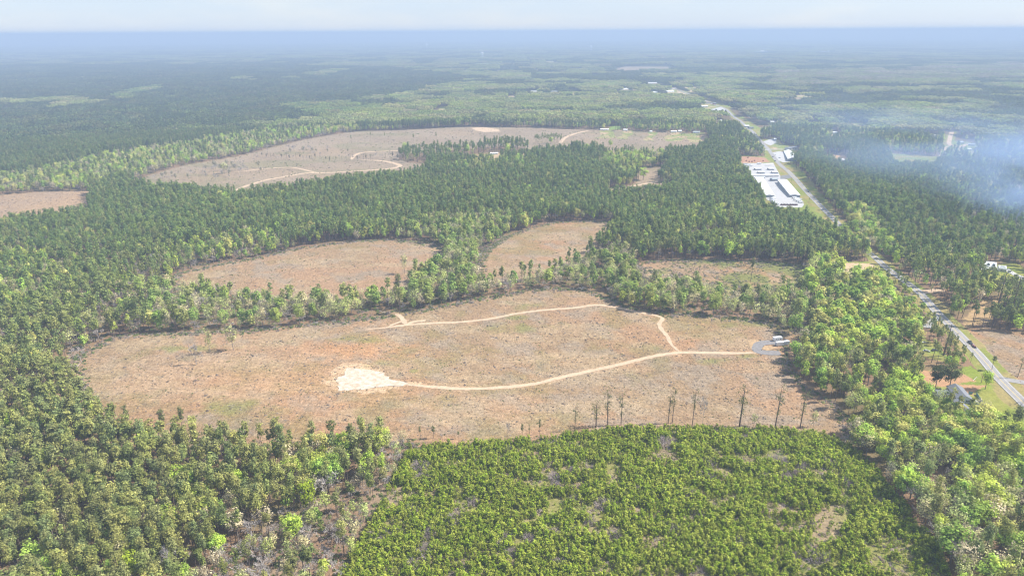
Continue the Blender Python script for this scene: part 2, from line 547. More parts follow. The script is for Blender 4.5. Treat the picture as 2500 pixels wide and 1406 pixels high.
# ------------------------------------------------------------------ the plan of the place
HWY_PX = [(2560, 1050), (2500, 985), (2440, 925), (2395, 872), (2340, 815), (2290, 765), (2245, 715), (2200, 680), (2165, 655), (2140, 632),
          (2100, 600), (2045, 545), (2005, 505), (1962, 460), (1922, 417), (1884, 376), (1862, 350), (1845, 330), (1818, 306), (1795, 288),
          (1782, 276), (1762, 262), (1738, 254), (1712, 243), (1690, 234), (1650, 218), (1560, 200), (1450, 185)]
HWY = poly(HWY_PX)
def smooth_line(P, step=6.0):
    P = np.asarray(P)
    out = []
    n = len(P)
    for i in range(n - 1):
        p0, p1, p2, p3 = P[max(i - 1, 0)], P[i], P[i + 1], P[min(i + 2, n - 1)]
        L = np.linalg.norm(p2 - p1); k = max(2, int(L / step))
        t = np.arange(k)[:, None] / k
        out.append(0.5 * ((2 * p1) + (-p0 + p2) * t + (2 * p0 - 5 * p1 + 4 * p2 - p3) * t ** 2 + (-p0 + 3 * p1 - 3 * p2 + p3) * t ** 3))
    out.append(P[-1:]); return np.concatenate(out)
HWY = smooth_line(HWY, 8.0)

# cleared ground: name -> footprint in the photograph
CLEAR = dict(
    main=[(165, 885), (250, 832), (300, 816), (440, 812), (600, 806), (700, 796), (850, 782), (950, 770), (1060, 750), (1170, 728), (1290, 708), (1350, 702),
          (1430, 706), (1490, 728), (1540, 752), (1620, 765), (1720, 768), (1800, 776), (1880, 786), (1910, 805), (1925, 845), (1925, 880), (1960, 935), (2040, 985),
          (2085, 1035), (2085, 1095), (1990, 1072), (1800, 1060), (1500, 1064), (1380, 1080), (1250, 1094), (1000, 1104), (985, 1090), (820, 1094), (500, 1100), (330, 1085), (240, 1030), (190, 960)],
    west=[(430, 668), (500, 652), (560, 640), (640, 626), (700, 610), (850, 589), (960, 583), (1050, 592), (1085, 606), (1085, 640), (1020, 690), (960, 735), (700, 742), (600, 730), (470, 720), (400, 700)],
    middle=[(1150, 665), (1180, 610), (1230, 580), (1290, 556), (1350, 543), (1440, 539), (1500, 544), (1508, 565), (1480, 600), (1420, 640), (1330, 680), (1180, 705)],
    east=[(1545, 642), (1620, 633), (1780, 635), (1900, 640), (1965, 650), (1975, 690), (1900, 722), (1830, 735), (1760, 730), (1680, 700), (1560, 700)],
    pocket=[(1668, 585), (1710, 573), (1780, 572), (1830, 588), (1800, 600), (1700, 600)],
    farleft=[(-60, 488), (0, 478), (100, 468), (235, 466), (225, 490), (210, 530), (100, 550), (0, 566), (-60, 580)],
    cut=[(335, 438), (420, 412), (520, 392), (600, 378), (660, 362), (740, 342), (820, 328), (900, 320), (1000, 317), (1150, 310), (1300, 312), (1480, 318), (1600, 322), (1722, 328),
         (1740, 350), (1700, 376), (1600, 380), (1480, 381), (1440, 370), (1400, 372), (1380, 380), (1290, 376), (1200, 378), (1080, 400), (1042, 405), (1040, 425), (1000, 440), (900, 452), (700, 476), (580, 490), (400, 475), (320, 460)],
    home=[(1105, 382), (1150, 377), (1200, 372), (1290, 374), (1330, 378), (1290, 388), (1200, 396), (1150, 402), (1115, 396)],
    notch=[(1548, 415), (1580, 410), (1632, 409), (1625, 430), (1600, 448), (1640, 446), (1650, 470), (1560, 490), (1480, 488), (1490, 462), (1545, 455), (1560, 440)],
    track1=[(1085, 488), (1130, 482), (1150, 492), (1100, 500)],
    farfield=[(1500, 170), (1520, 164), (1630, 165), (1645, 176), (1500, 177)],
    hayfield=[(190, 142), (280, 141), (280, 148), (240, 153), (195, 150)],
    farpaddock=[(1490, 309), (1515, 307), (1520, 317), (1478, 318)],
    greenfield=[(2155, 372), (2210, 377), (2300, 383), (2296, 408), (2280, 422), (2190, 422), (2170, 400)],
    dirtlot=[(1990, 380), (2010, 377), (2068, 379), (2072, 392), (2040, 404), (2000, 398)],
    roadfield=[(2335, 812), (2345, 796), (2420, 806), (2560, 812), (2700, 840), (2800, 1000), (2560, 1000), (2500, 960), (2440, 915), (2390, 862)],
    yard=[(2225, 935), (2260, 905), (2330, 900), (2370, 890), (2420, 940), (2490, 1000), (2540, 1060), (2440, 1050), (2372, 1026), (2330, 1013), (2262, 980)],
    carport=[(2228, 832), (2250, 822), (2290, 845), (2320, 870), (2340, 880), (2300, 882), (2250, 868)],
    oakyard=[(2395, 648), (2470, 640), (2530, 665), (2560, 720), (2500, 730), (2440, 712), (2400, 690)],
    sandy=[(2340, 800), (2370, 760), (2400, 730), (2440, 728), (2450, 760), (2420, 790)],
    shop=[(2020, 645), (2040, 638), (2140, 638), (2150, 650), (2195, 690), (2160, 705), (2120, 690), (2080, 688), (2030, 668)],
    storage=[(1796, 388), (1800, 379), (1890, 384), (1880, 396), (1905, 425), (1935, 455), (1975, 498), (2010, 540), (1990, 550), (1968, 546), (1900, 543), (1868, 528), (1854, 494), (1822, 440), (1803, 412)],
    verge=[(1860, 345), (1875, 340), (1895, 336), (1902, 352), (1940, 356), (1955, 372), (1950, 396), (1925, 400), (1900, 395), (1945, 440), (1990, 500), (2010, 520), (1985, 505), (1905, 425), (1868, 380)],
    farmyard=[(2310, 330), (2330, 318), (2335, 322), (2330, 345), (2380, 348), (2388, 356), (2340, 362), (2318, 380), (2290, 386), (2300, 360)],
    shopsfar=[(1725, 262), (1745, 250), (1790, 262), (1765, 275), (1735, 278)],
    crossroad=[(1630, 230), (1640, 214), (1665, 222), (1690, 236), (1665, 245)],
    housesfar=[(1795, 300), (1810, 283), (1850, 310), (1880, 318), (1890, 330), (1850, 335), (1820, 318)],
    roadcut=[(1950, 500), (2005, 508), (2048, 550), (2055, 575), (2000, 565), (1940, 535)],
    padside=[(1860, 815), (1935, 812), (1962, 830), (1955, 862), (1930, 885), (1870, 875)],
    verge2=[(1900, 388), (1938, 394), (1972, 432), (2008, 478), (2036, 512), (2060, 552), (2040, 545), (2000, 500), (1940, 436)],
    farpad=[(1585, 207), (1600, 203), (1614, 208), (1590, 210)],
)
CL = {k: poly(v) for k, v in CLEAR.items()}
PLANT = poly([(1000, 1092), (1250, 1080), (1500, 1050), (1800, 1045), (1990, 1055), (2060, 1085), (2115, 1120), (2200, 1230), (2285, 1330), (2350, 1500), (2420, 1640), (700, 1640), (800, 1460), (870, 1340), (945, 1200)])
EDGEGAP = poly([(985, 1088), (1002, 1090), (950, 1200), (880, 1330), (830, 1420), (760, 1560), (430, 1560), (480, 1410), (640, 1295), (760, 1235), (860, 1180), (930, 1120)])

# woodland of its own kind: (footprint, (pine, leafy, budding, bare), spacing)
ZONES = [
    (poly([(-60, 640), (60, 630), (125, 645), (185, 720), (110, 770), (-60, 800)]), (0.40, 0.28, 0.28, 0.04), 6.6, 'westwood'),
    (poly([(480, 470), (700, 462), (760, 500), (560, 530), (470, 520)]), (0.66, 0.24, 0.10, 0.0), 5.8, 'mid'),
    (poly([(-60, 575), (300, 575), (420, 640), (330, 700), (170, 830), (200, 960), (-60, 1010)]), (0.70, 0.07, 0.15, 0.08), 6.2, 'wood'),
    (poly([(20, 540), (330, 480), (420, 520), (300, 580), (60, 590)]), (0.80, 0.08, 0.12, 0.0), 5.6, 'mid'),
    (poly([(1020, 420), (1300, 440), (1500, 470), (1500, 520), (1200, 520), (1050, 480)]), (0.74, 0.16, 0.10, 0.0), 5.5, 'mid'),
    (EDGEGAP, (0.26, 0.07, 0.27, 0.40), 6.0, 'gap'),
    (poly([(1085, 600), (1230, 575), (1180, 640), (1200, 700), (1010, 760), (960, 740), (1010, 690)]), (0.10, 0.38, 0.48, 0.04), 6.8, 'creek'),
    (poly([(960, 590), (1010, 570), (1070, 540), (1240, 532), (1262, 556), (1190, 620), (1085, 700), (1080, 610)]), (0.10, 0.38, 0.47, 0.05), 6.5, 'creek'),
    (poly([(330, 700), (470, 715), (950, 732), (1200, 700), (1340, 680), (1420, 640), (1520, 600), (1560, 660), (1560, 700), (1440, 706), (1290, 712), (1060, 752), (850, 785), (600, 806), (380, 812)]), (0.11, 0.19, 0.55, 0.15), 8.5, 'strip'),
    (poly([(1480, 728), (1500, 640), (1640, 665), (1760, 690), (1850, 700), (1960, 690), (1990, 800), (1905, 805), (1800, 776), (1620, 765)]), (0.12, 0.26, 0.57, 0.05), 8.0, 'strip'),
    (poly([(1900, 800), (1960, 700), (1990, 640), (2110, 660), (2230, 720), (2275, 770), (2230, 830), (2240, 880), (2060, 900), (1960, 860)]), (0.10, 0.70, 0.18, 0.02), 7.6, 'green'),
    (poly([(1920, 870), (2060, 900), (2240, 870), (2330, 890), (2230, 930), (2150, 960), (2060, 1030), (1960, 940)]), (0.50, 0.34, 0.14, 0.02), 7.0, 'eastwood'),
    (poly([(2060, 1030), (2150, 960), (2230, 950), (2330, 1030), (2480, 1060), (2600, 1050), (2600, 1230), (2300, 1160), (2100, 1110), (2075, 1060)]), (0.24, 0.62, 0.12, 0.02), 7.4, 'southeast'),
    (poly([(2075, 1070), (2300, 1160), (2620, 1230), (2900, 1640), (2400, 1640), (2330, 1480), (2260, 1330), (2180, 1230), (2100, 1120)]), (0.24, 0.22, 0.46, 0.08), 7.0, 'southeast'),
    (poly([(2300, 1090), (2500, 1100), (2900, 1300), (2900, 1500), (2480, 1350)]), (0.50, 0.30, 0.18, 0.02), 7.0, 'southeast'),
    (poly([(2060, 520), (2110, 510), (2160, 560), (2200, 640), (2130, 640), (2070, 590)]), (0.12, 0.58, 0.30, 0.0), 7.6, 'roadside'),
    (poly([(1960, 640), (2020, 600), (2060, 560), (2140, 625), (2040, 640)]), (0.45, 0.42, 0.13, 0.0), 7.2, 'roadside'),
    (poly([(1480, 372), (1560, 362), (1620, 370), (1630, 400), (1560, 420), (1540, 450), (1500, 440), (1470, 400)]), (0.15, 0.55, 0.3, 0.0), 7.5, 'mid'),
    (poly([(1200, 400), (1300, 395), (1340, 410), (1300, 430), (1180, 430), (1080, 440), (1050, 420)]), (0.45, 0.3, 0.25, 0.0), 7.0, 'mid'),
    (poly([(130, 840), (170, 800), (330, 700), (400, 650), (440, 670), (470, 720), (400, 800), (260, 830), (190, 900)]), (0.50, 0.08, 0.18, 0.24), 7.2, 'westedge'),
    (poly([(400, 660), (440, 620), (640, 570), (700, 580), (700, 612), (560, 642), (430, 670)]), (0.3, 0.25, 0.3, 0.15), 6.6, 'westedge'),
    # creek wood behind the clear-cut
    (poly([(-80, 470), (0, 440), (130, 420), (330, 372), (480, 352), (620, 332), (760, 306), (800, 300), (790, 282), (700, 266), (760, 262), (890, 275), (910, 300), (870, 322), (740, 344), (620, 372), (520, 394), (335, 440), (235, 468), (0, 480)]), (0.16, 0.30, 0.36, 0.18), 7.4, 'farcreek'),
    (poly([(900, 318), (910, 300), (1040, 285), (1300, 275), (1500, 262), (1760, 262), (1780, 330), (1722, 326), (1480, 316), (1150, 308)]), (0.36, 0.36, 0.28, 0.0), 7.6, 'farbelt'),
    (poly([(1870, 300), (2100, 280), (2500, 260), (2600, 400), (2350, 420), (2100, 350), (1980, 360)]), (0.45, 0.30, 0.25, 0.0), 7.4, 'fareast'),
    (poly([(2290, 430), (2360, 390), (2600, 340), (2650, 700), (2450, 640), (2350, 560)]), (0.52, 0.30, 0.18, 0.0), 7.2, 'smokewood'),
    (poly([(2180, 560), (2400, 540), (2600, 600), (2600, 820), (2440, 790), (2330, 800), (2280, 760), (2200, 680)]), (0.72, 0.12, 0.15, 0.01), 6.6, 'eastpines'),
    (poly([(1750, 350), (1780, 330), (1850, 350), (1868, 378), (1800, 378), (1740, 372)]), (0.6, 0.25, 0.15, 0.0), 6.5, 'mid'),
]
GROVE = poly([(985, 374), (1080, 370), (1130, 364), (1200, 360), (1240, 356), (1285, 362), (1292, 374), (1200, 376), (1130, 382), (1090, 402), (1000, 398), (975, 388)])
PINEROW = poly([(1305, 350), (1370, 345), (1375, 358), (1305, 358)])
SLASHROW = [poly([(820, 405), (830, 398), (1000, 398), (1010, 410), (960, 402), (880, 404)])]
TRP = [poly(q) for q in ([(985, 938), (1040, 943), (1130, 949), (1190, 948), (1260, 943), (1310, 936), (1370, 921), (1430, 908), (1500, 893), (1560, 878), (1660, 861), (1720, 861), (1850, 861)], [(1658, 858), (1640, 842), (1614, 803), (1610, 790), (1618, 778), (1600, 770), (1500, 750), (1455, 745), (1400, 752), (1260, 766), (1130, 786), (1000, 793), (890, 805), (840, 812)], [(1000, 792), (978, 774), (966, 766)], [(983, 784), (950, 796)], [(560, 472), (650, 440), (750, 423), (870, 418), (965, 410), (977, 405), (930, 393)])]
SAND = poly([(815, 932), (835, 915), (845, 897), (880, 900), (905, 902), (935, 912), (955, 925), (1000, 936), (980, 942), (930, 944), (880, 948), (825, 955)])

FAR_SPOTS = [(1206.0, 378, 20), (1476.0, 319, 20), (1527.0, 320, 10), (1589.0, 324, 6), (1645.0, 324, 14), (1660.0, 323, 8), (1700.0, 326, 16), (1823.5, 311, 11), (1834.5, 315, 11), (1885.5, 301, 9), (1758.0, 298, 8), (1893.0, 343, 6), (1721.0, 263, 14), (1730.0, 254, 16), (1744.5, 256, 7), (1638.0, 226, 16), (1646.0, 219, 12), (1600.0, 228, 12), (1593.5, 205, 21), (1475.0, 223, 14), (1527.0, 220, 14), (1304.0, 226, 16), (1352.5, 226, 15), (1858.5, 128, 31), (2023.0, 127, 18), (276.0, 153, 8), (2039.5, 327, 13), (2282.0, 335, 8), (2349.0, 352, 8), (2371.5, 356, 17), (2366.0, 368, 12), (2057.0, 393, 12), (1062.0, 126, 8), (1313.0, 137, 10), (1120.5, 129, 7), (847.5, 150, 9), (1560, 214, 22), (1622, 211, 16), (1500, 226, 14), (1400, 224, 16), (1250, 236, 14), (1080, 262, 10), (1010, 150, 14), (1350, 150, 30), (1660, 196, 14), (1950, 236, 18), (2090, 302, 12), (1990, 300, 10), (1690, 214, 14)]
_fs = []
for px_, py_, w_ in FAR_SPOTS:
    x_, y_ = gp(px_, py_); r_ = math.hypot(x_, y_)
    if r_ > 1150: _fs.append((float(x_), float(y_), r_, w_ * r_ / F / 2 + 7))
def glade(x, y):
    """yards in front of the far houses"""
    x = np.asarray(x); y = np.asarray(y); m = np.zeros(x.shape, bool)
    for x0, y0, r0, hw in _fs:
        ux, uy = x0 / r0, y0 / r0
        a = (x - x0) * ux + (y - y0) * uy; b = -(x - x0) * uy + (y - y0) * ux
        m |= (a < 12) & (a > -r0 * .085) & (np.abs(b) < hw * (1.0 + .5 * np.sin(x / 9)))
    return m

def region(x, y):
    """True where the ground is cleared, with ragged borders"""
    wob = 5.5
    xx = x + wob * (fbm(x / 17, y / 17, 31, 3) - 0.5) * 2
    yy = y + wob * (fbm(x / 17, y / 17, 37, 3) - 0.5) * 2
    c = np.zeros(np.shape(x), bool)
    for k, P in CL.items():
        c |= inside(xx, yy, P)
    c &= ~inside(xx, yy, GROVE)
    sy = proj(x, y, terr(x, y))[1]
    hid = ((sy > 556) & (sy < 628)) | ((sy > 664) & (sy < 702)) | ((sy > 300) & (sy < 345)) | (sy < 285)
    c |= glade(x, y)
    c |= polydist(x, y, HWY) < np.where(hid, 5.0, 9.5)
    return c

def fields(x, y):
    """farm fields and clear-cuts of the far country"""
    q = np.hypot(x, y)
    f = vn(x / 420 + 3.3, y / 300 + 1.1, 201) * .55 + vn(x / 170, y / 130, 202) * .45
    thr = np.where(q < 4200, .83, np.where(q < 8000, .78, .72))
    g = fbm(x / 3000, y / 1800, 203, 2)
    big = inside(x, y, poly([(-400, 160), (500, 160), (950, 168), (1150, 195), (1000, 235), (800, 262), (780, 300), (480, 350), (100, 420), (-400, 500)]))
    return (q > 2300) & (f > thr - (g - .5) * .3) & ~big

# ------------------------------------------------------------------ the ground: one sheet to the horizon
def build_ground():
    th = np.concatenate([np.linspace(-180, -56, 26)[:-1], np.linspace(-56, -40, 60)[:-1], np.linspace(-40, 40, 820)[:-1], np.linspace(40, 56, 60)[:-1], np.linspace(56, 180, 26)])
    th = np.radians(90 - th)
    v = np.concatenate([np.linspace(1650, 700, 480)[:-1], np.linspace(700, 250, 300)[:-1], np.linspace(250, 12, 190)[:-1], np.array([12, 10, 8, 7])])
    r = np.concatenate([[0.5, 40, 90, 140, 190], CAM_H * F / v])
    RR, TT = np.meshgrid(r, th, indexing='ij')
    x, y = RR * np.cos(TT), RR * np.sin(TT)
    z = terr(x, y)
    nr, nt = x.shape
    idx = np.arange(nr * nt).reshape(nr, nt)
    Fc = np.stack([idx[:-1, :-1], idx[:-1, 1:], idx[1:, 1:], idx[1:, :-1]], -1).reshape(-1, 4)
    x, y, z = x.ravel(), y.ravel(), z.ravel()
    rr = np.hypot(x, y)
    n1 = fbm(x / 60, y / 60, 1); n2 = fbm(x / 22, y / 22, 2); n3 = fbm(x / 9, y / 9, 3); n4 = fbm(x / 130, y / 130, 4)
    n5 = fbm(x / 14 + y / 40, y / 14, 8)
    def lerp(a, b, t): return a + (b - a) * t[:, None]
    C = lambda *c: np.array(c)[None, :]
    # woodland litter
    col = lerp(C(.26, .185, .135), C(.20, .18, .10), np.clip((n2 - .4) * 3, 0, 1))
    col = lerp(col, C(.32, .22, .155), np.clip((n1 - .5) * 3, 0, 1))
    # far woodland floor is green under a closed canopy
    t = np.clip((rr - 1500) / 1500, 0, 1)
    col = lerp(col, C(.05, .065, .035), t)
    fp = fbm(x / 1500, y / 700, 41, 4)
    t2 = np.clip((rr - 9000) / 3000, 0, 1) * np.clip((fp - .5) * 7, 0, 1)
    col = lerp(col, C(.13, .15, .08), t2)
    fm = fields(x, y); fc = vn(x / 700, y / 500, 205)
    col[fm] = lerp(C(.50, .42, .32), C(.34, .44, .20), np.clip((fc - .4) * 5, 0, 1))[fm]
    wob = 5.0
    xx = x + wob * (fbm(x / 13, y / 13, 31, 3) - .5) * 2; yy = y + wob * (fbm(x / 13, y / 13, 37, 3) - .5) * 2
    clear = np.zeros(len(x))
    # clear-cut: straw and pinkish slash, redder earth, grey brush, green regrowth
    tan = lerp(C(.40, .275, .19), C(.34, .255, .175), np.clip((n1 - .35) * 3, 0, 1))
    tan = lerp(tan, C(.44, .25, .145), np.clip((n4 - .54) * 5, 0, 1) * .5)
    tan = lerp(tan, C(.33, .28, .235), np.clip((n5 - .48) * 5, 0, 1) * .85)
    tan = lerp(tan, C(.43, .35, .25), np.clip((fbm(x / 35, y / 18, 73) - .52) * 7, 0, 1) * .6)
    tan = lerp(tan, C(.25, .225, .105), np.clip((n2 * .6 + n4 * .4 - .54) * 9, 0, 1) * .5)
    for k in ('main', 'padside', 'west', 'middle', 'pocket', 'roadfield'):
        m = inside(xx, yy, CL[k]); col[m] = tan[m]; clear[m] = 1
    # redder and paler ground by the sand patch
    cx, cy = gp(880, 850); d = np.hypot((x - cx) / 1.6, y - cy)
    t = np.clip(1.15 - d / 26 + (n3 - .5) * 1.6, 0, 1) * clear * .7; col = lerp(col, C(.52, .29, .16), t)
    cx, cy = gp(700, 930); d = np.hypot((x - cx) / 2.4, y - cy)
    t = np.clip(1.2 - d / 42 + (n3 - .5) * 1.5, 0, 1) * clear * .55; col = lerp(col, C(.52, .33, .21), t)
    ds = polydist(x, y, np.concatenate([SAND, SAND[:1]]))
    t = np.clip((n3 - .42) * 8 - ds / 4 + .7, 0, 1) * (ds < 9); col = lerp(col, C(.62, .48, .35), t * .85)
    for tr in TRP:
        dt = polydist(x, y, tr); t = np.clip((n3 - .5) * 6 + .9 - dt / 3.0, 0, 1) * (dt < 7); col = lerp(col, C(.52, .38, .27), t * .55)
    for (px, py, w, s) in ((300, 900, 2.6, 30), (620, 880, 3, 22), (1250, 990, 2, 16), (460, 960, 2, 22)):
        cx, cy = gp(px, py); d = np.hypot((x - cx) / w, y - cy)
        t = np.clip(1.1 - d / s + (n3 - .5) * 1.5, 0, 1) * clear * .5; col = lerp(col, C(.46, .36, .27), t)
    for (px, py, w, s) in ((940, 890, 1.6, 7), (1010, 905, 1, 3.5), (1300, 745, 2.5, 8), (1260, 775, 3, 5), (1605, 852, 1.2, 4), (1280, 800, 3, 10), (870, 830, 3, 9), (1740, 880, 2, 6), (1830, 870, 1.8, 5), (560, 995, 2.5, 12), (460, 850, 4, 7), (1850, 790, 5, 9)):
        cx, cy = gp(px, py); d = np.hypot((x - cx) / w, y - cy)
        t = np.clip(1.1 - d / s + (n3 - .5) * 2.2, 0, 1) * clear * .65; col = lerp(col, C(.22, .26, .09), t)
    grey = lerp(C(.34, .29, .24), C(.30, .25, .205), np.clip((n1 - .35) * 3, 0, 1))
    grey = lerp(grey, C(.36, .285, .215), np.clip((n4 - .5) * 4, 0, 1) * .7)
    grey = lerp(grey, C(.24, .235, .145), np.clip((fbm(x / 90 + 9, y / 45, 71) - .53) * 7, 0, 1) * .6)
    for k in ('cut', 'farfield', 'notch'):
        m = inside(xx, yy, CL[k]) & ~inside(xx, yy, GROVE); col[m] = grey[m]; clear[m] = 1
    m = inside(xx, yy, CL['farleft']); col[m] = lerp(C(.42, .31, .22), C(.36, .28, .22), np.clip((n1 - .4) * 4, 0, 1))[m]; clear[m] = 1
    m = inside(xx, yy, CL['home']); col[m] = (C(.40, .32, .18) + 0 * tan)[m]; clear[m] = .6
    gr = lerp(C(.23, .31, .075), C(.33, .31, .12), np.clip((n2 - .42) * 5, 0, 1))
    gr2 = lerp(C(.23, .31, .06), C(.30, .33, .09), np.clip((n2 - .4) * 4, 0, 1))
    m = inside(xx, yy, CL['east'])
    e = lerp(tan, C(.19, .24, .075), np.clip((fbm(x / 22, y / 22, 55) + (x - gp(1790, 670)[0]) / 300 - .40) * 5, 0, 1) * .85)
    col[m] = e[m]; clear[m] = 1
    for k in ('roadcut', 'verge2', 'greenfield', 'carport', 'storage', 'verge', 'shop', 'farmyard', 'housesfar', 'shopsfar'):
        m = inside(xx, yy, CL[k]); col[m] = gr[m]; clear[m] = .3
    for k in ('farpaddock',):
        m = inside(xx, yy, CL[k]); col[m] = (C(.20, .32, .09) + 0 * tan)[m]; clear[m] = .2
    m = inside(xx, yy, CL['hayfield']); col[m] = (C(.40, .42, .22) + 0 * tan)[m]
    for k in ('crossroad', 'farpad'):
        m = inside(xx, yy, CL[k]); col[m] = (C(.52, .44, .36) + 0 * tan)[m]
    m = inside(xx, yy, CL['dirtlot']); col[m] = (C(.58, .40, .25) + 0 * tan)[m]; clear[m] = .2
    m = inside(x, y, poly([(1796, 388), (1800, 380), (1868, 385), (1880, 396), (1812, 399)])); col[m] = (C(.46, .29, .22) + 0 * tan)[m]; clear[m] = .2
    for k in ('yard', 'oakyard'):
        m = inside(xx, yy, CL[k]); col[m] = gr2[m]; clear[m] = .3
    for P in ([(2255, 905), (2330, 905), (2370, 925), (2330, 946), (2265, 948)], [(2380, 965), (2330, 945), (2395, 935)]):
        m = inside(xx, yy, poly(P)); col[m] = (C(.50, .32, .21) + 0 * tan)[m]
    m = inside(xx, yy, CL['sandy']); col[m] = lerp(C(.42, .32, .18), C(.5, .37, .24), n2)[m]; clear[m] = .5
    m = inside(xx, yy, poly([(2040, 642), (2130, 645), (2150, 662), (2110, 685), (2055, 672)])); col[m] = (C(.60, .48, .36) + 0 * tan)[m]
    m = inside(xx, yy, poly([(2440, 926), (2500, 945), (2600, 1000), (2560, 1040), (2500, 980)])); col[m] = (C(.36, .37, .12) + 0 * tan)[m]; clear[m] = .2
    # plantation floor: straw grass and bare twigs between the rows; brown soil gap beside it
    pl = lerp(C(.27, .29, .10), C(.34, .28, .20), np.clip((n2 - .4) * 4, 0, 1))
    m = inside(xx, yy, PLANT); col[m] = pl[m]; clear[m] = .8
    m = inside(xx, yy, EDGEGAP); col[m] = lerp(C(.27, .19, .14), C(.33, .26, .2), np.clip((n2 - .35) * 4, 0, 1))[m]; clear[m] = .8
    m = glade(x, y); col[m] = lerp(C(.26, .32, .12), C(.50, .40, .28), np.clip((n2 - .5) * 8, 0, 1))[m]
    # mown verges
    dh = polydist(x, y, HWY)
    w = 10.5 + 6 * (n2 - .5)
    m = (dh < w) & (rr < 3500)
    g3 = lerp(C(.25, .30, .08), C(.35, .31, .15), np.clip((n2 - .4) * 5, 0, 1)); col[m] = g3[m]; clear[m] = .3
    me = mesh('ground', np.stack([x, y, z], -1), Fc[:, ::-1], [], smooth=True)
    a = me.attributes.new('gcol', 'FLOAT_COLOR', 'POINT')
    a.data.foreach_set('color', np.concatenate([np.clip(col * np.array([.79, .72, .605]), 0, 1), np.ones((len(x), 1))], 1).astype(np.float32).ravel())
    a = me.attributes.new('clear', 'FLOAT', 'POINT'); a.data.foreach_set('value', clear.astype(np.float32))
    m = bpy.data.materials.new('earth and slash'); m.use_nodes = True
    nt = m.node_tree; N = nt.nodes; L = nt.links
    p = N['Principled BSDF']; p.inputs['Roughness'].default_value = 1.0; p.inputs['Specular IOR Level'].default_value = 0.05
    at = N.new('ShaderNodeAttribute'); at.attribute_name = 'gcol'
    ac = N.new('ShaderNodeAttribute'); ac.attribute_name = 'clear'
    tc = N.new('ShaderNodeTexCoord')
    def noise(scale, det, mp=None, dist=0.0):
        nz = N.new('ShaderNodeTexNoise'); nz.inputs['Scale'].default_value = scale; nz.inputs['Detail'].default_value = det
        nz.inputs['Roughness'].default_value = 0.7; nz.inputs['Distortion'].default_value = dist
        if mp is None: L.new(tc.outputs['Object'], nz.inputs['Vector'])
        else:
            q = N.new('ShaderNodeMapping'); q.inputs['Scale'].default_value = mp[0]; q.inputs['Rotation'].default_value = (0, 0, mp[1])
            L.new(tc.outputs['Object'], q.inputs['Vector']); L.new(q.outputs[0], nz.inputs['Vector'])
        return nz.outputs['Fac']
    def rng_(v, a, b, c, d):
        q = N.new('ShaderNodeMapRange'); q.inputs[1].default_value = a; q.inputs[2].default_value = b; q.inputs[3].default_value = c; q.inputs[4].default_value = d
        L.new(v, q.inputs[0]); return q.outputs[0]
    def mth(op, a, b):
        q = N.new('ShaderNodeMath'); q.operation = op
        for i, t in enumerate((a, b)):
            if isinstance(t, (int, float)): q.inputs[i].default_value = t
            else: L.new(t, q.inputs[i])
        return q.outputs[0]
    fine = rng_(noise(0.55, 6, dist=0.6), .32, .68, .64, 1.36)
    streak = rng_(noise(0.16, 5, ((1, 3.5, 1), 0.35), 0.8), .35, .65, .80, 1.20)
    streak2 = rng_(noise(0.22, 5, ((3.0, 0.8, 1), 0.5), 0.5), .35, .65, .86, 1.14)
    mod = mth('MULTIPLY', mth('MULTIPLY', fine, streak), streak2)
    amt = mth('ADD', mth('MULTIPLY', ac.outputs['Fac'], 0.75), 0.25)
    mod = mth('ADD', mth('MULTIPLY', mth('SUBTRACT', mod, 1.0), amt), 1.0)
    sc = N.new('ShaderNodeVectorMath'); sc.operation = 'SCALE'
    L.new(at.outputs['Color'], sc.inputs[0]); L.new(mod, sc.inputs['Scale'])
    # straw coloured / grey flecks over the cleared ground
    fl = mth('MULTIPLY', rng_(noise(1.3, 5, ((1, 1.9, 1), 1.1), .4), .55, .68, 0, .55), ac.outputs['Fac'])
    mx = N.new('ShaderNodeMix'); mx.data_type = 'RGBA'; L.new(fl, mx.inputs['Factor']); L.new(sc.outputs[0], mx.inputs['A']); mx.inputs['B'].default_value = (.37, .29, .22, 1)
    dk = mth('MULTIPLY', rng_(noise(0.75, 6, ((1, 1.6, 1), 2.0), .4), .58, .72, 0, .32), ac.outputs['Fac'])
    mx2 = N.new('ShaderNodeMix'); mx2.data_type = 'RGBA'; L.new(dk, mx2.inputs['Factor']); L.new(mx.outputs['Result'], mx2.inputs['A']); mx2.inputs['B'].default_value = (.10, .075, .055, 1)
    L.new(mx2.outputs['Result'], p.inputs['Base Color'])
    bp = N.new('ShaderNodeBump'); bp.inputs['Strength'].default_value = 0.8; bp.inputs['Distance'].default_value = 1.0
    L.new(mth('MULTIPLY', noise(0.6, 5), ac.outputs['Fac']), bp.inputs['Height']); L.new(bp.outputs[0], p.inputs['Normal'])
    me.materials.append(m)
    o = link('ground', me); tag(o, kind='structure')
build_ground()

# ------------------------------------------------------------------ roads, tracks, paved lots
M_ASPH = mat('pale worn asphalt', (.30, .285, .275), .9, var=.16, scale=.35, bump=.1)
M_ASPHD = mat('grey asphalt', (.20, .195, .19), .9, var=.2, scale=.3)
M_DIRT = mat('pale dirt track', (.54, .395, .265), 1.0, var=.22, scale=.35, bump=.2)
M_SANDM = mat('white sand', (.56, .49, .40), 1.0, scale=.35, col2=(.40, .30, .21), bump=.2)
M_GRAVEL = mat('grey gravel', (.24, .225, .22), 1.0, var=.25, scale=.5, bump=.2)
M_ORANGE = mat('orange dirt', (.46, .31, .17), 1.0, var=.3, scale=.3, bump=.2)
M_CONC = mat('pale concrete', (.44, .43, .425), .9, var=.12, scale=.12)
M_YEL = mat('yellow road paint', (.70, .52, .12), .8)
M_WPAINT = mat('white road paint', (.78, .78, .76), .8)

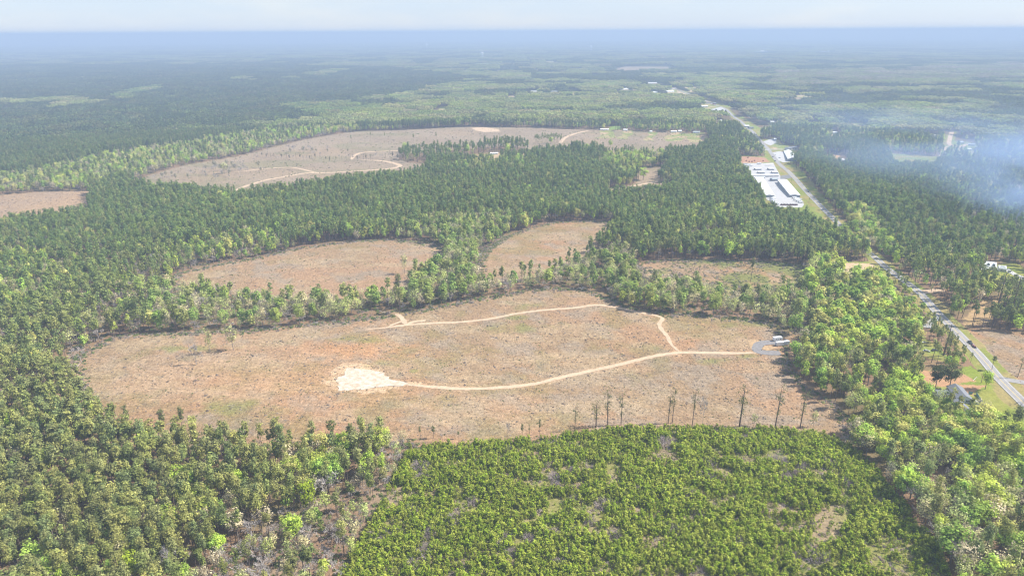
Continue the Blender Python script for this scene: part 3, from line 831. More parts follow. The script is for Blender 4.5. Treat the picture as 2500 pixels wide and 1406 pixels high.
def strip(name, L, width, m, lift=0.12, ragged=0.0, label=None, taper=(1, 1), seed=0, side=0.0, smoothit=True):
    L = smooth_line(L, 2.0 if ragged else 5.0) if smoothit else np.asarray(L)
    T = np.gradient(L, axis=0); T /= np.maximum(np.linalg.norm(T, axis=1, keepdims=True), 1e-9)
    Nn = np.stack([-T[:, 1], T[:, 0]], 1)
    s = np.concatenate([[0], np.cumsum(np.linalg.norm(np.diff(L, axis=0), axis=1))]); u = s / s[-1]
    tp = np.interp(u, [0, .08, .92, 1], [taper[0], 1, 1, taper[1]])
    nacross = 5
    rows = []
    wl = width / 2 * tp * (1 + ragged * 2 * (fbm(s / 3.0, s * 0 + seed, 61) - .5)); wr = width / 2 * tp * (1 + ragged * 2 * (fbm(s / 3.0, s * 0 + seed + 9, 67) - .5))
    for k in range(nacross):
        f = k / (nacross - 1)
        off = -wl + (wl + wr) * f + side
        P = L + Nn * off[:, None]
        z = terr(P[:, 0], P[:, 1]) + lift
        rows.append(np.column_stack([P, z]))
    V = np.stack(rows, 1); n = len(L)
    idx = np.arange(n * nacross).reshape(n, nacross)
    Fc = np.stack([idx[:-1, :-1], idx[1:, :-1], idx[1:, 1:], idx[:-1, 1:]], -1).reshape(-1, 4)
    me = mesh(name, V.reshape(-1, 3), Fc[:, ::-1], [m], smooth=True)
    o = link(name, me); tag(o, label, None, None, 'structure'); return o

def patch(name, P, m, lift=0.1, rag=1.5, label=None, seed=0):
    """a flat patch of ground lying on the terrain, ragged outline"""
    P = np.asarray(P)
    Q = []
    n = len(P)
    for i in range(n):
        a, b = P[i], P[(i + 1) % n]
        k = max(2, int(np.linalg.norm(b - a) / max(2.0, rag * .7)))
        for j in range(k):
            Q.append(a + (b - a) * j / k)
    Q = np.array(Q); c = Q.mean(0)
    if rag:
        d = Q - c; dl = np.linalg.norm(d, axis=1, keepdims=True)
        Q = Q + d / dl * (rag * 2 * (fbm(Q[:, 0] / 2.5, Q[:, 1] / 2.5, 81 + seed, 3) - .5))[:, None]
    rings = [Q]
    NR = 18
    for f in np.linspace(1, 0, NR + 1)[1:-1]: rings.append(c + (Q - c) * f)
    n = len(Q)
    V = np.concatenate(rings + [c[None]])
    V = np.column_stack([V, terr(V[:, 0], V[:, 1]) + lift])
    fs = []
    for r_ in range(NR - 1):
        for i in range(n):
            fs.append([r_ * n + i, r_ * n + (i + 1) % n, (r_ + 1) * n + (i + 1) % n, (r_ + 1) * n + i])
    for i in range(n): fs.append([(NR - 1) * n + i, (NR - 1) * n + (i + 1) % n, NR * n])
    area = 0.5 * np.sum(Q[:, 0] * np.roll(Q[:, 1], -1) - np.roll(Q[:, 0], -1) * Q[:, 1])
    if area < 0: fs = [f[::-1] for f in fs]
    me = mesh(name, V, fs, [m], smooth=True)
    o = link(name, me); tag(o, label, None, None, 'structure'); return o

strip('highway', HWY, 7.8, M_ASPH, .20, label='pale two lane highway running diagonally through the woods', smoothit=False)
near_h = HWY[np.hypot(HWY[:, 0], HWY[:, 1]) < 1300]
for s_, m_ in ((.14, M_YEL), (-.14, M_YEL), (3.2, M_WPAINT), (-3.2, M_WPAINT)):
    strip('road_line', near_h, .14, m_, .214, side=s_, smoothit=False)
strip('side_road', poly([(2434, 921), (2470, 929), (2520, 936), (2600, 944)]), 6.5, M_ASPH, .17, label='side road joining the highway by the brown field')
strip('side_road', poly([(2238, 714), (2262, 712), (2300, 708)]), 9, M_DIRT, .17, .25, label='dirt road mouth on the shaded side of the highway')
strip('driveway', poly([(2292, 778), (2278, 782), (2266, 792), (2262, 800)]), 6, M_CONC, .17, .1, label='pale gravel driveway curving off the highway')
TR = [
    ('dirt_track', [(985, 938), (1040, 943), (1080, 946), (1130, 949), (1190, 948), (1260, 943), (1310, 936), (1370, 921), (1430, 908), (1500, 893), (1560, 878), (1610, 867), (1660, 861), (1720, 861), (1790, 862), (1850, 861)], 4.0, 'pale dirt track sweeping from the white sand to the gravel pad'),
    ('dirt_track', [(1658, 858), (1640, 842), (1628, 820), (1614, 803), (1610, 790), (1618, 778), (1600, 770), (1560, 763), (1500, 750), (1455, 745), (1400, 752), (1330, 757), (1260, 766), (1200, 778), (1130, 786), (1060, 789), (1000, 793), (940, 800), (890, 805)], 3.4, 'thin dirt track looping over the top of the big clearing'),
    ('dirt_track', [(990, 792), (985, 783), (978, 774), (966, 766)], 4.5, 'short dirt spur climbing to the wood edge'),
    ('dirt_track', [(983, 784), (968, 789), (950, 796)], 2.6, 'faint branch of the dirt spur'),
    ('dirt_track', [(995, 792), (1010, 786), (1040, 782)], 4.0, 'bare dirt tongue beside the dirt spur'),
    ('dirt_track', [(560, 472), (600, 455), (650, 440), (700, 431), (750, 423), (800, 422), (870, 418), (930, 414), (965, 410), (977, 405), (962, 399), (930, 393), (880, 391)], 8.5, 'wide sandy haul road looping through the far clear-cut'),
    ('dirt_track', [(780, 424), (755, 418), (730, 412), (700, 409), (640, 413), (580, 421)], 6, 'sandy fork off the haul road in the far clear-cut'),
    ('dirt_track', [(858, 390), (866, 380), (885, 373), (930, 370), (985, 368)], 7, 'pale haul road behind the thinned strip of trees'),
    ('dirt_track', [(1368, 350), (1376, 340), (1392, 331), (1415, 324), (1438, 319)], 9, 'pale dirt road crossing the far end of the clear-cut'),
    ('dirt_track', [(1140, 396), (1160, 390), (1185, 382), (1215, 380), (1260, 379)], 5, 'dirt drive leading to the long white home'),
    ('dirt_track', [(1490, 466), (1520, 458), (1560, 452), (1600, 444), (1630, 440)], 7, 'orange dirt track below the notch clearing'),
    ('dirt_track', [(1150, 310), (1200, 314), (1300, 316), (1420, 318), (1560, 321), (1722, 327)], 3.5, 'dirt lane running along the back of the clear-cut'),
    ('dirt_track', [(1880, 379), (1868, 378)], 6, None),
]
for k, (nm, px, w, lb) in enumerate(TR):
    if lb is None: continue
    strip(nm, poly(px), w, M_DIRT, .13 + .004 * k, .4, label=lb, taper=(.5, .35), seed=k * 3)
patch('sand_patch', SAND, M_SANDM, .18, 4.5, 'bright white sand patch at the end of the dirt track', 1)
patch('dirt_patch', poly([(1150, 313), (1180, 311), (1216, 316), (1222, 322), (1180, 323), (1160, 319)]), M_DIRT, .2, 4, 'bare dirt scrape at the back of the clear-cut', 2)
patch('dirt_patch', poly([(1826, 832), (1840, 828), (1862, 832), (1856, 842), (1848, 858), (1834, 853), (1828, 842)]), M_ORANGE, .15, 1.0, 'yellow orange dirt heap edge beside the gravel pad', 3)
patch('dirt_patch', poly([(1866, 844), (1888, 845), (1900, 850), (1872, 856), (1860, 852)]), M_ORANGE, .21, .8, 'orange dirt inside the gravel loop', 4)
strip('gravel_pad', poly([(1905, 862), (1870, 861), (1850, 857), (1849, 846), (1860, 838), (1885, 836), (1915, 840)]), 7.5, M_GRAVEL, .17, .1, label='grey gravel loop in front of the white trailers')
patch('storage_lot', poly([(1813, 399), (1850, 399), (1888, 398), (1897, 415), (1906, 433), (1920, 439), (1935, 462), (1958, 490), (1963, 500), (1958, 507), (1925, 507), (1893, 505), (1880, 492), (1866, 484), (1845, 445), (1828, 420)]), M_CONC, .16, 0, 'white concrete lot of the storage yard')
patch('storage_entrance', poly([(1905, 430), (1925, 427), (1934, 428), (1936, 433), (1922, 437), (1905, 438)]), M_ASPHD, .19, 0, 'asphalt entrance between storage yard and highway')
patch('parking_lot', poly([(1882, 374), (1900, 370), (1926, 369), (1930, 395), (1912, 397), (1900, 392)]), M_CONC, .16, 0, 'pale parking lot in front of the white gabled shop')
strip('side_road', poly([(1866, 366), (1880, 365), (1905, 365), (1930, 366)]), 7, M_CONC, .21, label='pale lane leading to the grey roofed building by the shop')
patch('parking_lot', poly([(1863, 346), (1880, 340), (1893, 337), (1896, 349), (1880, 356), (1870, 352)]), M_CONC, .16, 0, 'empty pale lot beside the highway above the shop', 3)
patch('parking_lot', poly([(1735, 268), (1760, 262), (1778, 268), (1765, 275), (1740, 277)]), M_CONC, .16, 0, 'far parking lot by the highway bend', 4)
patch('parking_lot', poly([(1630, 232), (1650, 228), (1668, 234), (1660, 243), (1640, 240)]), M_CONC, .16, 0, 'far bright lot at the crossroads', 5)
patch('driveway', poly([(2349, 1003), (2365, 1000), (2385, 1002), (2376, 1010), (2368, 1022), (2362, 1012), (2350, 1009)]), M_CONC, .15, .4, 'pale driveway in front of the low grey garage', 6)
strip('garden_path', poly([(2362, 976), (2378, 976), (2388, 984), (2388, 994), (2384, 1002)]), 1.5, M_CONC, .19, label='curved pale path inside the teal fence')
patch('driveway', poly([(2452, 660), (2462, 656), (2485, 670), (2510, 680), (2505, 686), (2480, 676)]), M_CONC, .15, 0, 'wide pale driveway right of the white roofed house', 7)
strip('side_road', poly([(2445, 692), (2480, 688), (2530, 690)]), 6, M_ASPHD, .15, label='grey lane below the lawn of the white roofed house')
strip('farm_lane', poly([(2325, 320), (2320, 335), (2318, 352), (2340, 360), (2365, 352)]), 9, M_DIRT, .17, .2, label='pale farm lane in the smoke')
patch('dirt_patch', poly([(2290, 383), (2300, 362), (2316, 356), (2312, 375), (2305, 388)]), M_DIRT, .16, 2, 'pale dirt yard at the corner of the green field', 9)

# ------------------------------------------------------------------ trees and plants on the ground plan
COLS = dict(
    pine=np.array([(.285, .300, .090), (.325, .325, .105), (.235, .270, .085), (.325, .320, .105), (.205, .245, .095), (.265, .275, .105)]),
    pinefar=np.array([(.200, .265, .068), (.235, .290, .075), (.165, .235, .066), (.255, .275, .095), (.150, .215, .072)]),
    leafy=np.array([(.46, .58, .10), (.40, .53, .11), (.52, .58, .12), (.34, .48, .10), (.56, .54, .18)]),
    budding=np.array([(.52, .53, .24), (.60, .54, .30), (.46, .51, .20), (.58, .50, .34), (.50, .55, .18)]),
    bare=np.array([(.3, .26, .24)]),
)
def pick(kind, n, x=None, y=None):
    c = COLS[kind]
    i = rng.integers(0, len(c), n)
    return c[i] * (1.14 if kind.startswith('pine') else 1.0) * rng.uniform(.80, 1.22, (n, 1))

# individual woodland trees, out to 1.8 km
cell = 3.6
RMAX = 1820
xs = np.arange(-1350, 1350, cell); ys = np.arange(120, RMAX, cell)
X, Y = np.meshgrid(xs, ys)
X = (X + rng.uniform(-.48, .48, X.shape) * cell * 1.6).ravel(); Y = (Y + rng.uniform(-.48, .48, Y.shape) * cell * 1.6).ravel()
rr = np.hypot(X, Y); an = np.degrees(np.arctan2(X, Y))
k = (rr > 190) & (rr < RMAX) & (np.abs(an) < 42 + np.clip((800 - rr) / 35, 0, 10))
X, Y, rr = X[k], Y[k], rr[k]
k = ~region(X, Y) & ~inside(X, Y, PLANT)
X, Y, rr = X[k], Y[k], rr[k]
n = len(X)
mix = np.tile([.835, .085, .06, .02], (n, 1)); space = np.where(rr > 650, 4.1, 4.5); zone = np.zeros(n, int)
# scattered hardwoods in the pine woods come in drifts
dr = fbm(X / 55, Y / 55, 91)
t = np.clip((dr - .585) * 9, 0, 1)[:, None]; mix = mix * (1 - t) + np.array([.35, .35, .28, .02]) * t
for zi, (P, mx_, sp, nm) in enumerate(ZONES):
    m = inside(X + 6 * (fbm(X / 15, Y / 15, 92) - .5), Y + 6 * (fbm(X / 15, Y / 15, 93) - .5), P)
    m &= zone == 0
    mix[m] = mx_; space[m] = sp * (.84 if nm != 'gap' else 1.0); zone[m] = zi + 1
m = inside(X, Y, GROVE); space[m] = 8.5; mix[m] = [.85, .06, .05, .04]
# far pine plantation is even and dark
pb = inside(X, Y, poly([(-200, 150), (900, 150), (1100, 250), (780, 300), (480, 350), (100, 420), (-200, 470)]))
mix[pb] = [.97, .015, .015, 0]
keep = rng.random(n) < (cell / space) ** 2
X, Y, rr, mix, zone = X[keep], Y[keep], rr[keep], mix[keep], zone[keep]
n = len(X)
u = rng.random(n)[:, None]
kind = (u > np.cumsum(mix / mix.sum(1, keepdims=True), 1)[:, :3]).sum(1)      # 0 pine 1 leafy 2 budding 3 bare
Z = terr(X, Y)
hvar = .85 + .35 * fbm(X / 80, Y / 80, 95)
hs = np.where(kind == 0, rng.normal(1.0, .17, n) * hvar, rng.normal(.85, .15, n) * hvar)
hs = np.clip(hs, .45, 1.25)
droad = polydist(X, Y, HWY[::3]); lowside = (droad < 34) & (X < np.interp(Y, HWY[::-1][np.argsort(HWY[::-1][:, 1]), 1], HWY[::-1][np.argsort(HWY[::-1][:, 1]), 0]))
lowside &= (proj(X, Y, terr(X, Y))[1] < 575) | (proj(X, Y, terr(X, Y))[1] > 660)
hs[lowside] *= .42 + .35 * np.clip((droad[lowside] - 10) / 24, 0, 1)
hs[(kind == 3)] *= .85
m = inside(X, Y, EDGEGAP); hs[m] *= .85
ws = hs * rng.uniform(.85, 1.25, n)
ws[(kind > 0) & np.isin(zone, [i + 1 for i, z in enumerate(ZONES) if z[3] in ('green', 'southeast', 'roadside')])] *= 1.15
ws[rr > 700] *= .88
ws[kind == 0] *= .9
rotz = rng.uniform(0, 6.283, n)
pxx, pyy, dep = proj(X, Y, Z + 10)
inframe = (pxx > -40) & (pxx < 2540) & (pyy > 0) & (pyy < 1440)
colr = np.zeros((n, 3))
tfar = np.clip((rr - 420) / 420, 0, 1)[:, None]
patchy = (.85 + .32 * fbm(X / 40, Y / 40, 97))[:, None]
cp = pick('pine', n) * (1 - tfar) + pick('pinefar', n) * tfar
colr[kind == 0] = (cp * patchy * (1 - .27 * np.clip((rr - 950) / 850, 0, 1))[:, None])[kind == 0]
colr[kind == 1] = pick('leafy', n)[kind == 1]
colr[kind == 2] = pick('budding', n)[kind == 2]
colr[kind == 3] = pick('bare', n)[kind == 3]
ez = np.array([z > 0 and ZONES[z - 1][3] in ('eastpines', 'smokewood', 'eastwood') for z in range(len(ZONES) + 1)])[zone]
lg = (kind == 1) & (np.isin(zone, [i + 1 for i, z in enumerate(ZONES) if z[3] in ('creek', 'strip')]))
colr[lg] = colr[lg] * .55 + np.array([.235, .30, .115]) * .45
print('woodland trees', n)

KN = ['pine_tree', 'leafy_tree', 'budding_tree', 'bare_tree']
def zone_label(kd, zi, px, py, sz='', tone=''):
    nm = ZONES[zi - 1][3] if zi else ('southwest' if (py > 1000 and px < 1100) else 'wood')
    K = {'pine_tree': tone + ' pine', 'leafy_tree': tone + ' leafy tree', 'budding_tree': tone + ' budding tree', 'bare_tree': 'leafless grey tree'}[kd]
    T = {'southwest': 'in the pine wood by the plantation', 'gap': 'in the brown strip beside the plantation',
         'southeast': 'right of the young plantation', 'eastwood': 'left of the grey roofed house',
         'green': 'between trailers and highway', 'strip': 'in the belt behind the big clearing',
         'creek': 'in the creek wood between the two upper clearings', 'eastpines': 'in the dark wood right of the highway',
         'westedge': 'at the ragged left edge of the clearings', 'wood': 'in the pine woods', 'roadside': 'beside the highway below the storage yard'}.get(nm, 'in the middle distance woods')
    V = ('at the bottom' if py > 1250 else 'low down' if py > 1050 else 'halfway down' if py > 700 else 'high up')
    Hh = ('far left' if px < 180 else 'left' if px < 420 else 'centre left' if px < 800 else 'centre' if px < 1500 else 'centre right' if px < 2050 else 'right' if px < 2300 else 'far right')
    return sz + ' ' + K + ' ' + T + ', ' + Hh + ' ' + V, (kd.replace('_', ' ') + 's ' + T)

SETS = [(PINE_T, PINE_C, 'trunk', 'crown'), (LEAF_T, LEAF_C, 'trunk', 'crown'), (BUD_T, BUD_C, 'trunk', 'crown')]
def tree(kd, loc, s, w, rz, col, label, group, var=None, tilt=(0, 0), sparse=False):
    """kd 0..3; a thing with trunk and crown (bare trees are one body)"""
    v = rnd.randrange(99) if var is None else var
    if kd == 3:
        o = link('bare_tree', BARE_M[v % len(BARE_M)])
    else:
        o = link(KN[kd], None)
        for me, nm in ((SP_T[v % 5], 'trunk'), (SP_C[v % 5], 'crown')) if sparse else ((SETS[kd][0][v % len(SETS[kd][0])], 'trunk'), (SETS[kd][1][v % len(SETS[kd][1])], 'crown')):
            c = link(nm, me, o)
            c['tcol'] = [float(q) for q in col]
    o['tcol'] = [float(q) for q in col]
    o.location = loc; o.scale = (w, w, s); o.rotation_euler = (tilt[0], tilt[1], rz)
    cat = 'tree'
    tag(o, label, cat, group)
    return o

LIM = [270, 250, 250, 160]
single = np.zeros(n, bool)
for kd in range(4):
    c = np.where((kind == kd) & inframe)[0]
    c = c[np.argsort(dep[c] / hs[c])][:LIM[kd]]
    single[c] = True
    for i in c:
        lb, gpn = zone_label(KN[kd], zone[i], pxx[i], pyy[i], 'tall' if hs[i] > 1.08 else 'small' if hs[i] < .85 else 'mid-sized',
                             ('yellowish', 'pale', 'dark')[0 if colr[i][2] * 3 < colr[i][0] and colr[i].sum() > .5 else 1 if colr[i].sum() > .62 else 2])
        tree(kd, (X[i], Y[i], Z[i]), hs[i], ws[i], rotz[i], colr[i], lb, gpn)
rest = ~single
rot = np.column_stack([rng.normal(0, .03, n), rng.normal(0, .03, n), rotz])
scl = np.column_stack([ws, ws, hs]); P3 = np.column_stack([X, Y, Z])
def two(kd, near, far, name, label):
    m = rest & (kind == kd)
    vi = np.where(rr[m] < 850, rng.integers(0, len(near), m.sum()), rng.integers(len(near), len(near) + len(far), m.sum())) if far else None
    scatter(name, P3[m], rot[m], scl[m], colr[m], (near + far)[::-1] if far else near, label, vi=(len(near) + len(far) - 1 - vi) if far else None)
# the join node lists the last linked input first, hence the reversed order above
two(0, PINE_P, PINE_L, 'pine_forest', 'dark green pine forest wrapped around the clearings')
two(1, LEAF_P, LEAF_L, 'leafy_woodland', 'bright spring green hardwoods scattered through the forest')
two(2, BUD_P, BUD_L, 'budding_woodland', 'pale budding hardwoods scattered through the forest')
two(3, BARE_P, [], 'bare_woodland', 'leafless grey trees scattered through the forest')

# tiles of wood for the far distance
def far_tiles(r0, r1, step, P_T, L_T, name, label):
    xs = np.arange(-r1 * .75, r1 * .75, step); ys = np.arange(r0 * .7, r1, step)
    A, B = np.meshgrid(xs, ys)
    A = (A + rng.uniform(-.2, .2, A.shape) * step).ravel(); B = (B + rng.uniform(-.2, .2, B.shape) * step).ravel()
    q = np.hypot(A, B); an = np.degrees(np.arctan2(A, B))
    k = (q > r0) & (q < r1) & (np.abs(an) < 42); A, B, q = A[k], B[k], q[k]
    if r0 < 5000:
        bad = polydist(A, B, HWY) < 8 + step * .5
        for kk, Pn in CL.items():
            for dx, dy in ((0, 0), (step * .35, 0), (-step * .35, 0), (0, step * .45), (0, -step * .45)):
                bad |= inside(A + dx, B + dy, Pn)
        A, B, q = A[~bad], B[~bad], q[~bad]
    k = ~fields(A, B) & ~glade(A, B) & ~glade(A, B + step * .4) & ~glade(A, B - step * .4); A, B, q = A[k], B[k], q[k]
    f = fbm(A / 230, B / 210, 101, 4) * .7 + fbm(A / 900, B / 600, 109, 2) * .3 + .16 * (fbm(A / 90, B / 90, 103, 2) - .5)
    thr = np.full(len(A), .515)
    big = inside(A, B, poly([(-400, 170), (0, 165), (500, 160), (950, 168), (1150, 195), (1000, 235), (800, 262), (780, 300), (480, 350), (100, 420), (-400, 500)]))
    thr[big] = .72
    pale = inside(A, B, poly([(1880, 210), (1900, 178), (2100, 172), (2300, 155), (2700, 160), (2700, 192), (2300, 200), (2100, 210), (1950, 222)]))
    thr[pale] = .38
    creek = inside(A, B, poly([(700, 266), (760, 258), (880, 262), (900, 290), (800, 300)]))
    thr[creek] = .36
    belt = inside(A, B, poly([(950, 275), (1000, 235), (1150, 215), (1400, 205), (1700, 215), (1790, 262), (1500, 270), (1100, 290)]))
    thr[belt] = .45
    g1 = inside(A, B, poly([(285, 240), (305, 232), (385, 218), (390, 224), (330, 238), (320, 258), (300, 255)])); thr[g1] = .36
    g2 = inside(A, B, poly([(745, 188), (780, 178), (835, 172), (840, 178), (790, 192)])); thr[g2] = .36
    isl = f > thr
    nn = len(A)
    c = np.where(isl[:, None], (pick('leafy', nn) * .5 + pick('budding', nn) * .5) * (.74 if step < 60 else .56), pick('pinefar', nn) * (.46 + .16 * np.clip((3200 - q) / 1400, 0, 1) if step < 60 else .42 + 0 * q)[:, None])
    pg = pale[:, None] & isl[:, None]
    c = np.where(pg, pick('budding', nn) * .62, c)
    c = np.where((g1 | g2 | creek)[:, None], pick('leafy', nn) * .55 + .03, c)
    # half-way mixtures along the borders of the drifts
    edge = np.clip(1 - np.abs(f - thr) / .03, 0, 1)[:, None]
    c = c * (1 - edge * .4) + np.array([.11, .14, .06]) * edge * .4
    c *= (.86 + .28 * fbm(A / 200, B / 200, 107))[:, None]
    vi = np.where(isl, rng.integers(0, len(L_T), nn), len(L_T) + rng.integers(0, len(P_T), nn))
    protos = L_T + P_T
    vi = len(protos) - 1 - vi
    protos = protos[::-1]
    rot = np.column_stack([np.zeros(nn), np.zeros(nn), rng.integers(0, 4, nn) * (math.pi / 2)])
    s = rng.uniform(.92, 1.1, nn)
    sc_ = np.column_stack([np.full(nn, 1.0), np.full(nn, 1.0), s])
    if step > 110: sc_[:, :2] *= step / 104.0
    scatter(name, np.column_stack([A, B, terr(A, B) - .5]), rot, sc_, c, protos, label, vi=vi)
    print(name, nn)
far_tiles(1812, 4200, 42, T_PINE_S, T_LEAF_S, 'distant_forest', 'blue green forest filling the distance')
far_tiles(4200, 7500, 104, T_PINE_B, T_LEAF_B, 'hazy_forest', 'hazy forest far behind the clear-cut')
far_tiles(7500, 16000, 160, T_PINE_B, T_LEAF_B, 'horizon_forest', 'pale blue forest below the horizon')

# young pine plantation: rows of bright saplings
def in_plant(x, y):
    return inside(x + 3 * (fbm(x / 8, y / 8, 111) - .5), y + 3 * (fbm(x / 8, y / 8, 112) - .5), PLANT)
bx = PLANT[:, 0]; by = PLANT[:, 1]
A, B = np.meshgrid(np.arange(bx.min(), bx.max(), 1.45), np.arange(max(by.min(), 170), by.max(), 1.6))
A = (A + rng.uniform(-.6, .6, A.shape)).ravel(); B = (B + rng.uniform(-.7, .7, B.shape)).ravel()
k = in_plant(A, B) & (np.hypot(A, B) > 200); A, B = A[k], B[k]
gapn = fbm(A / 7, B / 7, 115, 4) * .6 + fbm(A / 22, B / 16, 119, 3) * .4
k = rng.random(len(A)) < np.clip(1.0 - (gapn - .50) * 6.5, .12, 1.0); A, B, gapn = A[k], B[k], gapn[k]
n2 = len(A); Zp = terr(A, B)
hs2 = np.clip(rng.normal(.72, .16, n2), .3, 1.1) * (1.05 - .55 * np.clip((gapn - .45) * 4, 0, 1))
gsmall = 1
tc2 = np.where(rng.random((n2, 1)) < .5, np.array([[.26, .34, .035]]), np.array([[.36, .40, .065]])) * rng.uniform(.65, 1.3, (n2, 1)) * (.8 + .4 * fbm(A / 30, B / 30, 116))[:, None]
px2, py2, d2 = proj(A, B, Zp + 2)
inf2 = (px2 > 0) & (px2 < 2500) & (py2 < 1400)
o2 = np.where(inf2)[0]; o2 = o2[np.argsort(d2[o2])][:290]
sg = np.zeros(n2, bool); sg[o2] = True
for i in o2:
    o = link('young_pine', SAP_M[rnd.randrange(8)])
    o.location = (A[i], B[i], Zp[i]); o.scale = (hs2[i] * 1.32,) * 2 + (hs2[i],); o.rotation_euler = (0, 0, rnd.random() * 6.28)
    o['tcol'] = [float(q) for q in tc2[i]]
    tag(o, ('tall' if hs2[i] > .78 else 'low' if hs2[i] < .6 else 'mid-sized') + (' yellowish' if tc2[i][0] > .22 else ' deep green' if tc2[i][0] < .15 else ' bright green') + ' young pine at the bottom of the plantation, ' + ('left end' if px2[i] < 1050 else 'left part' if px2[i] < 1350 else 'middle' if px2[i] < 1700 else 'right part' if px2[i] < 2050 else 'right end'), 'young pine', 'young pines along the bottom of the plantation')
m = ~sg
scatter('young_pine_plantation', np.column_stack([A, B, Zp])[m], np.column_stack([np.zeros(n2), np.zeros(n2), rng.uniform(0, 6.28, n2)])[m],
        np.column_stack([hs2 * 1.32, hs2 * 1.32, hs2])[m], tc2[m], SAP_P, 'bright green plantation of young pines in the foreground')
print('saplings', n2)

# undergrowth, brush and logging slash
def field_pts(P, dens, seed):
    b = P.min(0), P.max(0)
    nn = int((b[1][0] - b[0][0]) * (b[1][1] - b[0][1]) * dens)
    r_ = np.random.default_rng(seed)
    x = r_.uniform(b[0][0], b[1][0], nn); y = r_.uniform(b[0][1], b[1][1], nn)
    k = inside(x, y, P); return x[k], y[k]
bxs, bys, bcs, bss = [], [], [], []
def add_brush(P, dens, seed, cols, smin, smax, clump=None):
    x, y = field_pts(P, dens, seed)
    if clump is not None:
        k = fbm(x / 7, y / 7, seed + 5, 4) > clump; x, y = x[k], y[k]
    k = (polydist(x, y, HWY) > 9) & ~inside(x, y, SAND)
    for tr in TRL: k &= polydist(x, y, tr) > 3.2
    x, y = x[k], y[k]
    c = 1.1 * np.array(cols)[rng.integers(0, len(cols), len(x))] * rng.uniform(.8, 1.2, (len(x), 1))
    bxs.append(x); bys.append(y); bcs.append(c); bss.append(rng.uniform(smin, smax, len(x)) * rng.uniform(.7, 1.2, len(x)))
TRL = [poly(t[1]) for t in TR if len(t[1]) > 2 and t[1][0][1] > 600] + [poly([(1905, 862), (1870, 861), (1850, 857), (1849, 846), (1860, 838), (1885, 836), (1915, 840)])]
def edge_brush(P, seed, w=11, dens=.5, smax=1.9):
    q0 = len(bxs); add_brush(P, dens, seed, GREY + GRN + [(.30, .32, .13)], .6, smax)
    ring = np.concatenate([P, P[:1]]); dd = polydist(bxs[q0], bys[q0], ring); k = rng.random(len(dd)) < np.clip(1 - dd / w, 0, 1) ** 1.5
    bxs[q0], bys[q0], bcs[q0], bss[q0] = bxs[q0][k], bys[q0][k], bcs[q0][k], bss[q0][k]
GREY = [(.30, .26, .23), (.25, .20, .17), (.36, .31, .26)]; STRAW = [(.42, .33, .21), (.38, .27, .17), (.45, .30, .19)]; GRN = [(.17, .22, .07), (.22, .24, .10), (.13, .18, .06)]
add_brush(CL['main'], .075, 1, GREY + STRAW, .3, .7)
add_brush(CL['main'], .10, 2, GRN + STRAW, .3, .75, .60)
add_brush(CL['main'], .05, 12, GREY, .5, 1.1, .62)
for k_ in ('west', 'middle', 'roadfield'): add_brush(CL[k_], .05, 3, GREY + STRAW + GRN, .4, 1.0, .45)
add_brush(CL['east'], .16, 4, GRN + GREY, .5, 1.4, .42)
for ek, k_ in enumerate(('main', 'west', 'middle', 'east')): edge_brush(CL[k_], 40 + ek)
add_brush(CL['cut'], .010, 6, GREY + GRN, .8, 2.0, .5)
add_brush(CL['farleft'], .02, 7, GREY + STRAW, .6, 1.3)
add_brush(PLANT, .42, 8, [(.36, .30, .27), (.42, .35, .24), (.34, .36, .12), (.42, .38, .18), (.28, .34, .10)], .6, 1.5, .44)
add_brush(EDGEGAP, .22, 9, GREY + GRN + [(.32, .30, .15)], .6, 1.6)
# scrub under the open woods
for zi in (7, 8, 9, 10, 11, 20, 21):
    add_brush(ZONES[zi - 1][0], .07, 20 + zi, GREY + GRN + [(.28, .3, .14)], .8, 2.4)
bx_, by_, bc_, bs_ = np.concatenate(bxs), np.concatenate(bys), np.concatenate(bcs), np.concatenate(bss)
nb = len(bx_); deb = rng.random(nb) < .08
Pb = np.column_stack([bx_, by_, terr(bx_, by_)]); rb = np.column_stack([np.zeros(nb), np.zeros(nb), rng.uniform(0, 6.28, nb)])
sb = np.column_stack([bs_ * rng.uniform(.8, 1.4, nb), bs_ * rng.uniform(.8, 1.4, nb), bs_ * rng.uniform(.6, 1.1, nb)])
scatter('brush', Pb[~deb], rb[~deb], sb[~deb], bc_[~deb], BUSH_P, 'low dry brush and weeds over the cleared ground')
scatter('logging_slash', Pb[deb], rb[deb], sb[deb] * 1.1, np.tile([.52, .45, .38], (deb.sum(), 1)) * rng.uniform(.6, 1.1, (deb.sum(), 1)), DEB_P, 'grey sticks and logging slash over the cleared ground')
print('brush', nb)
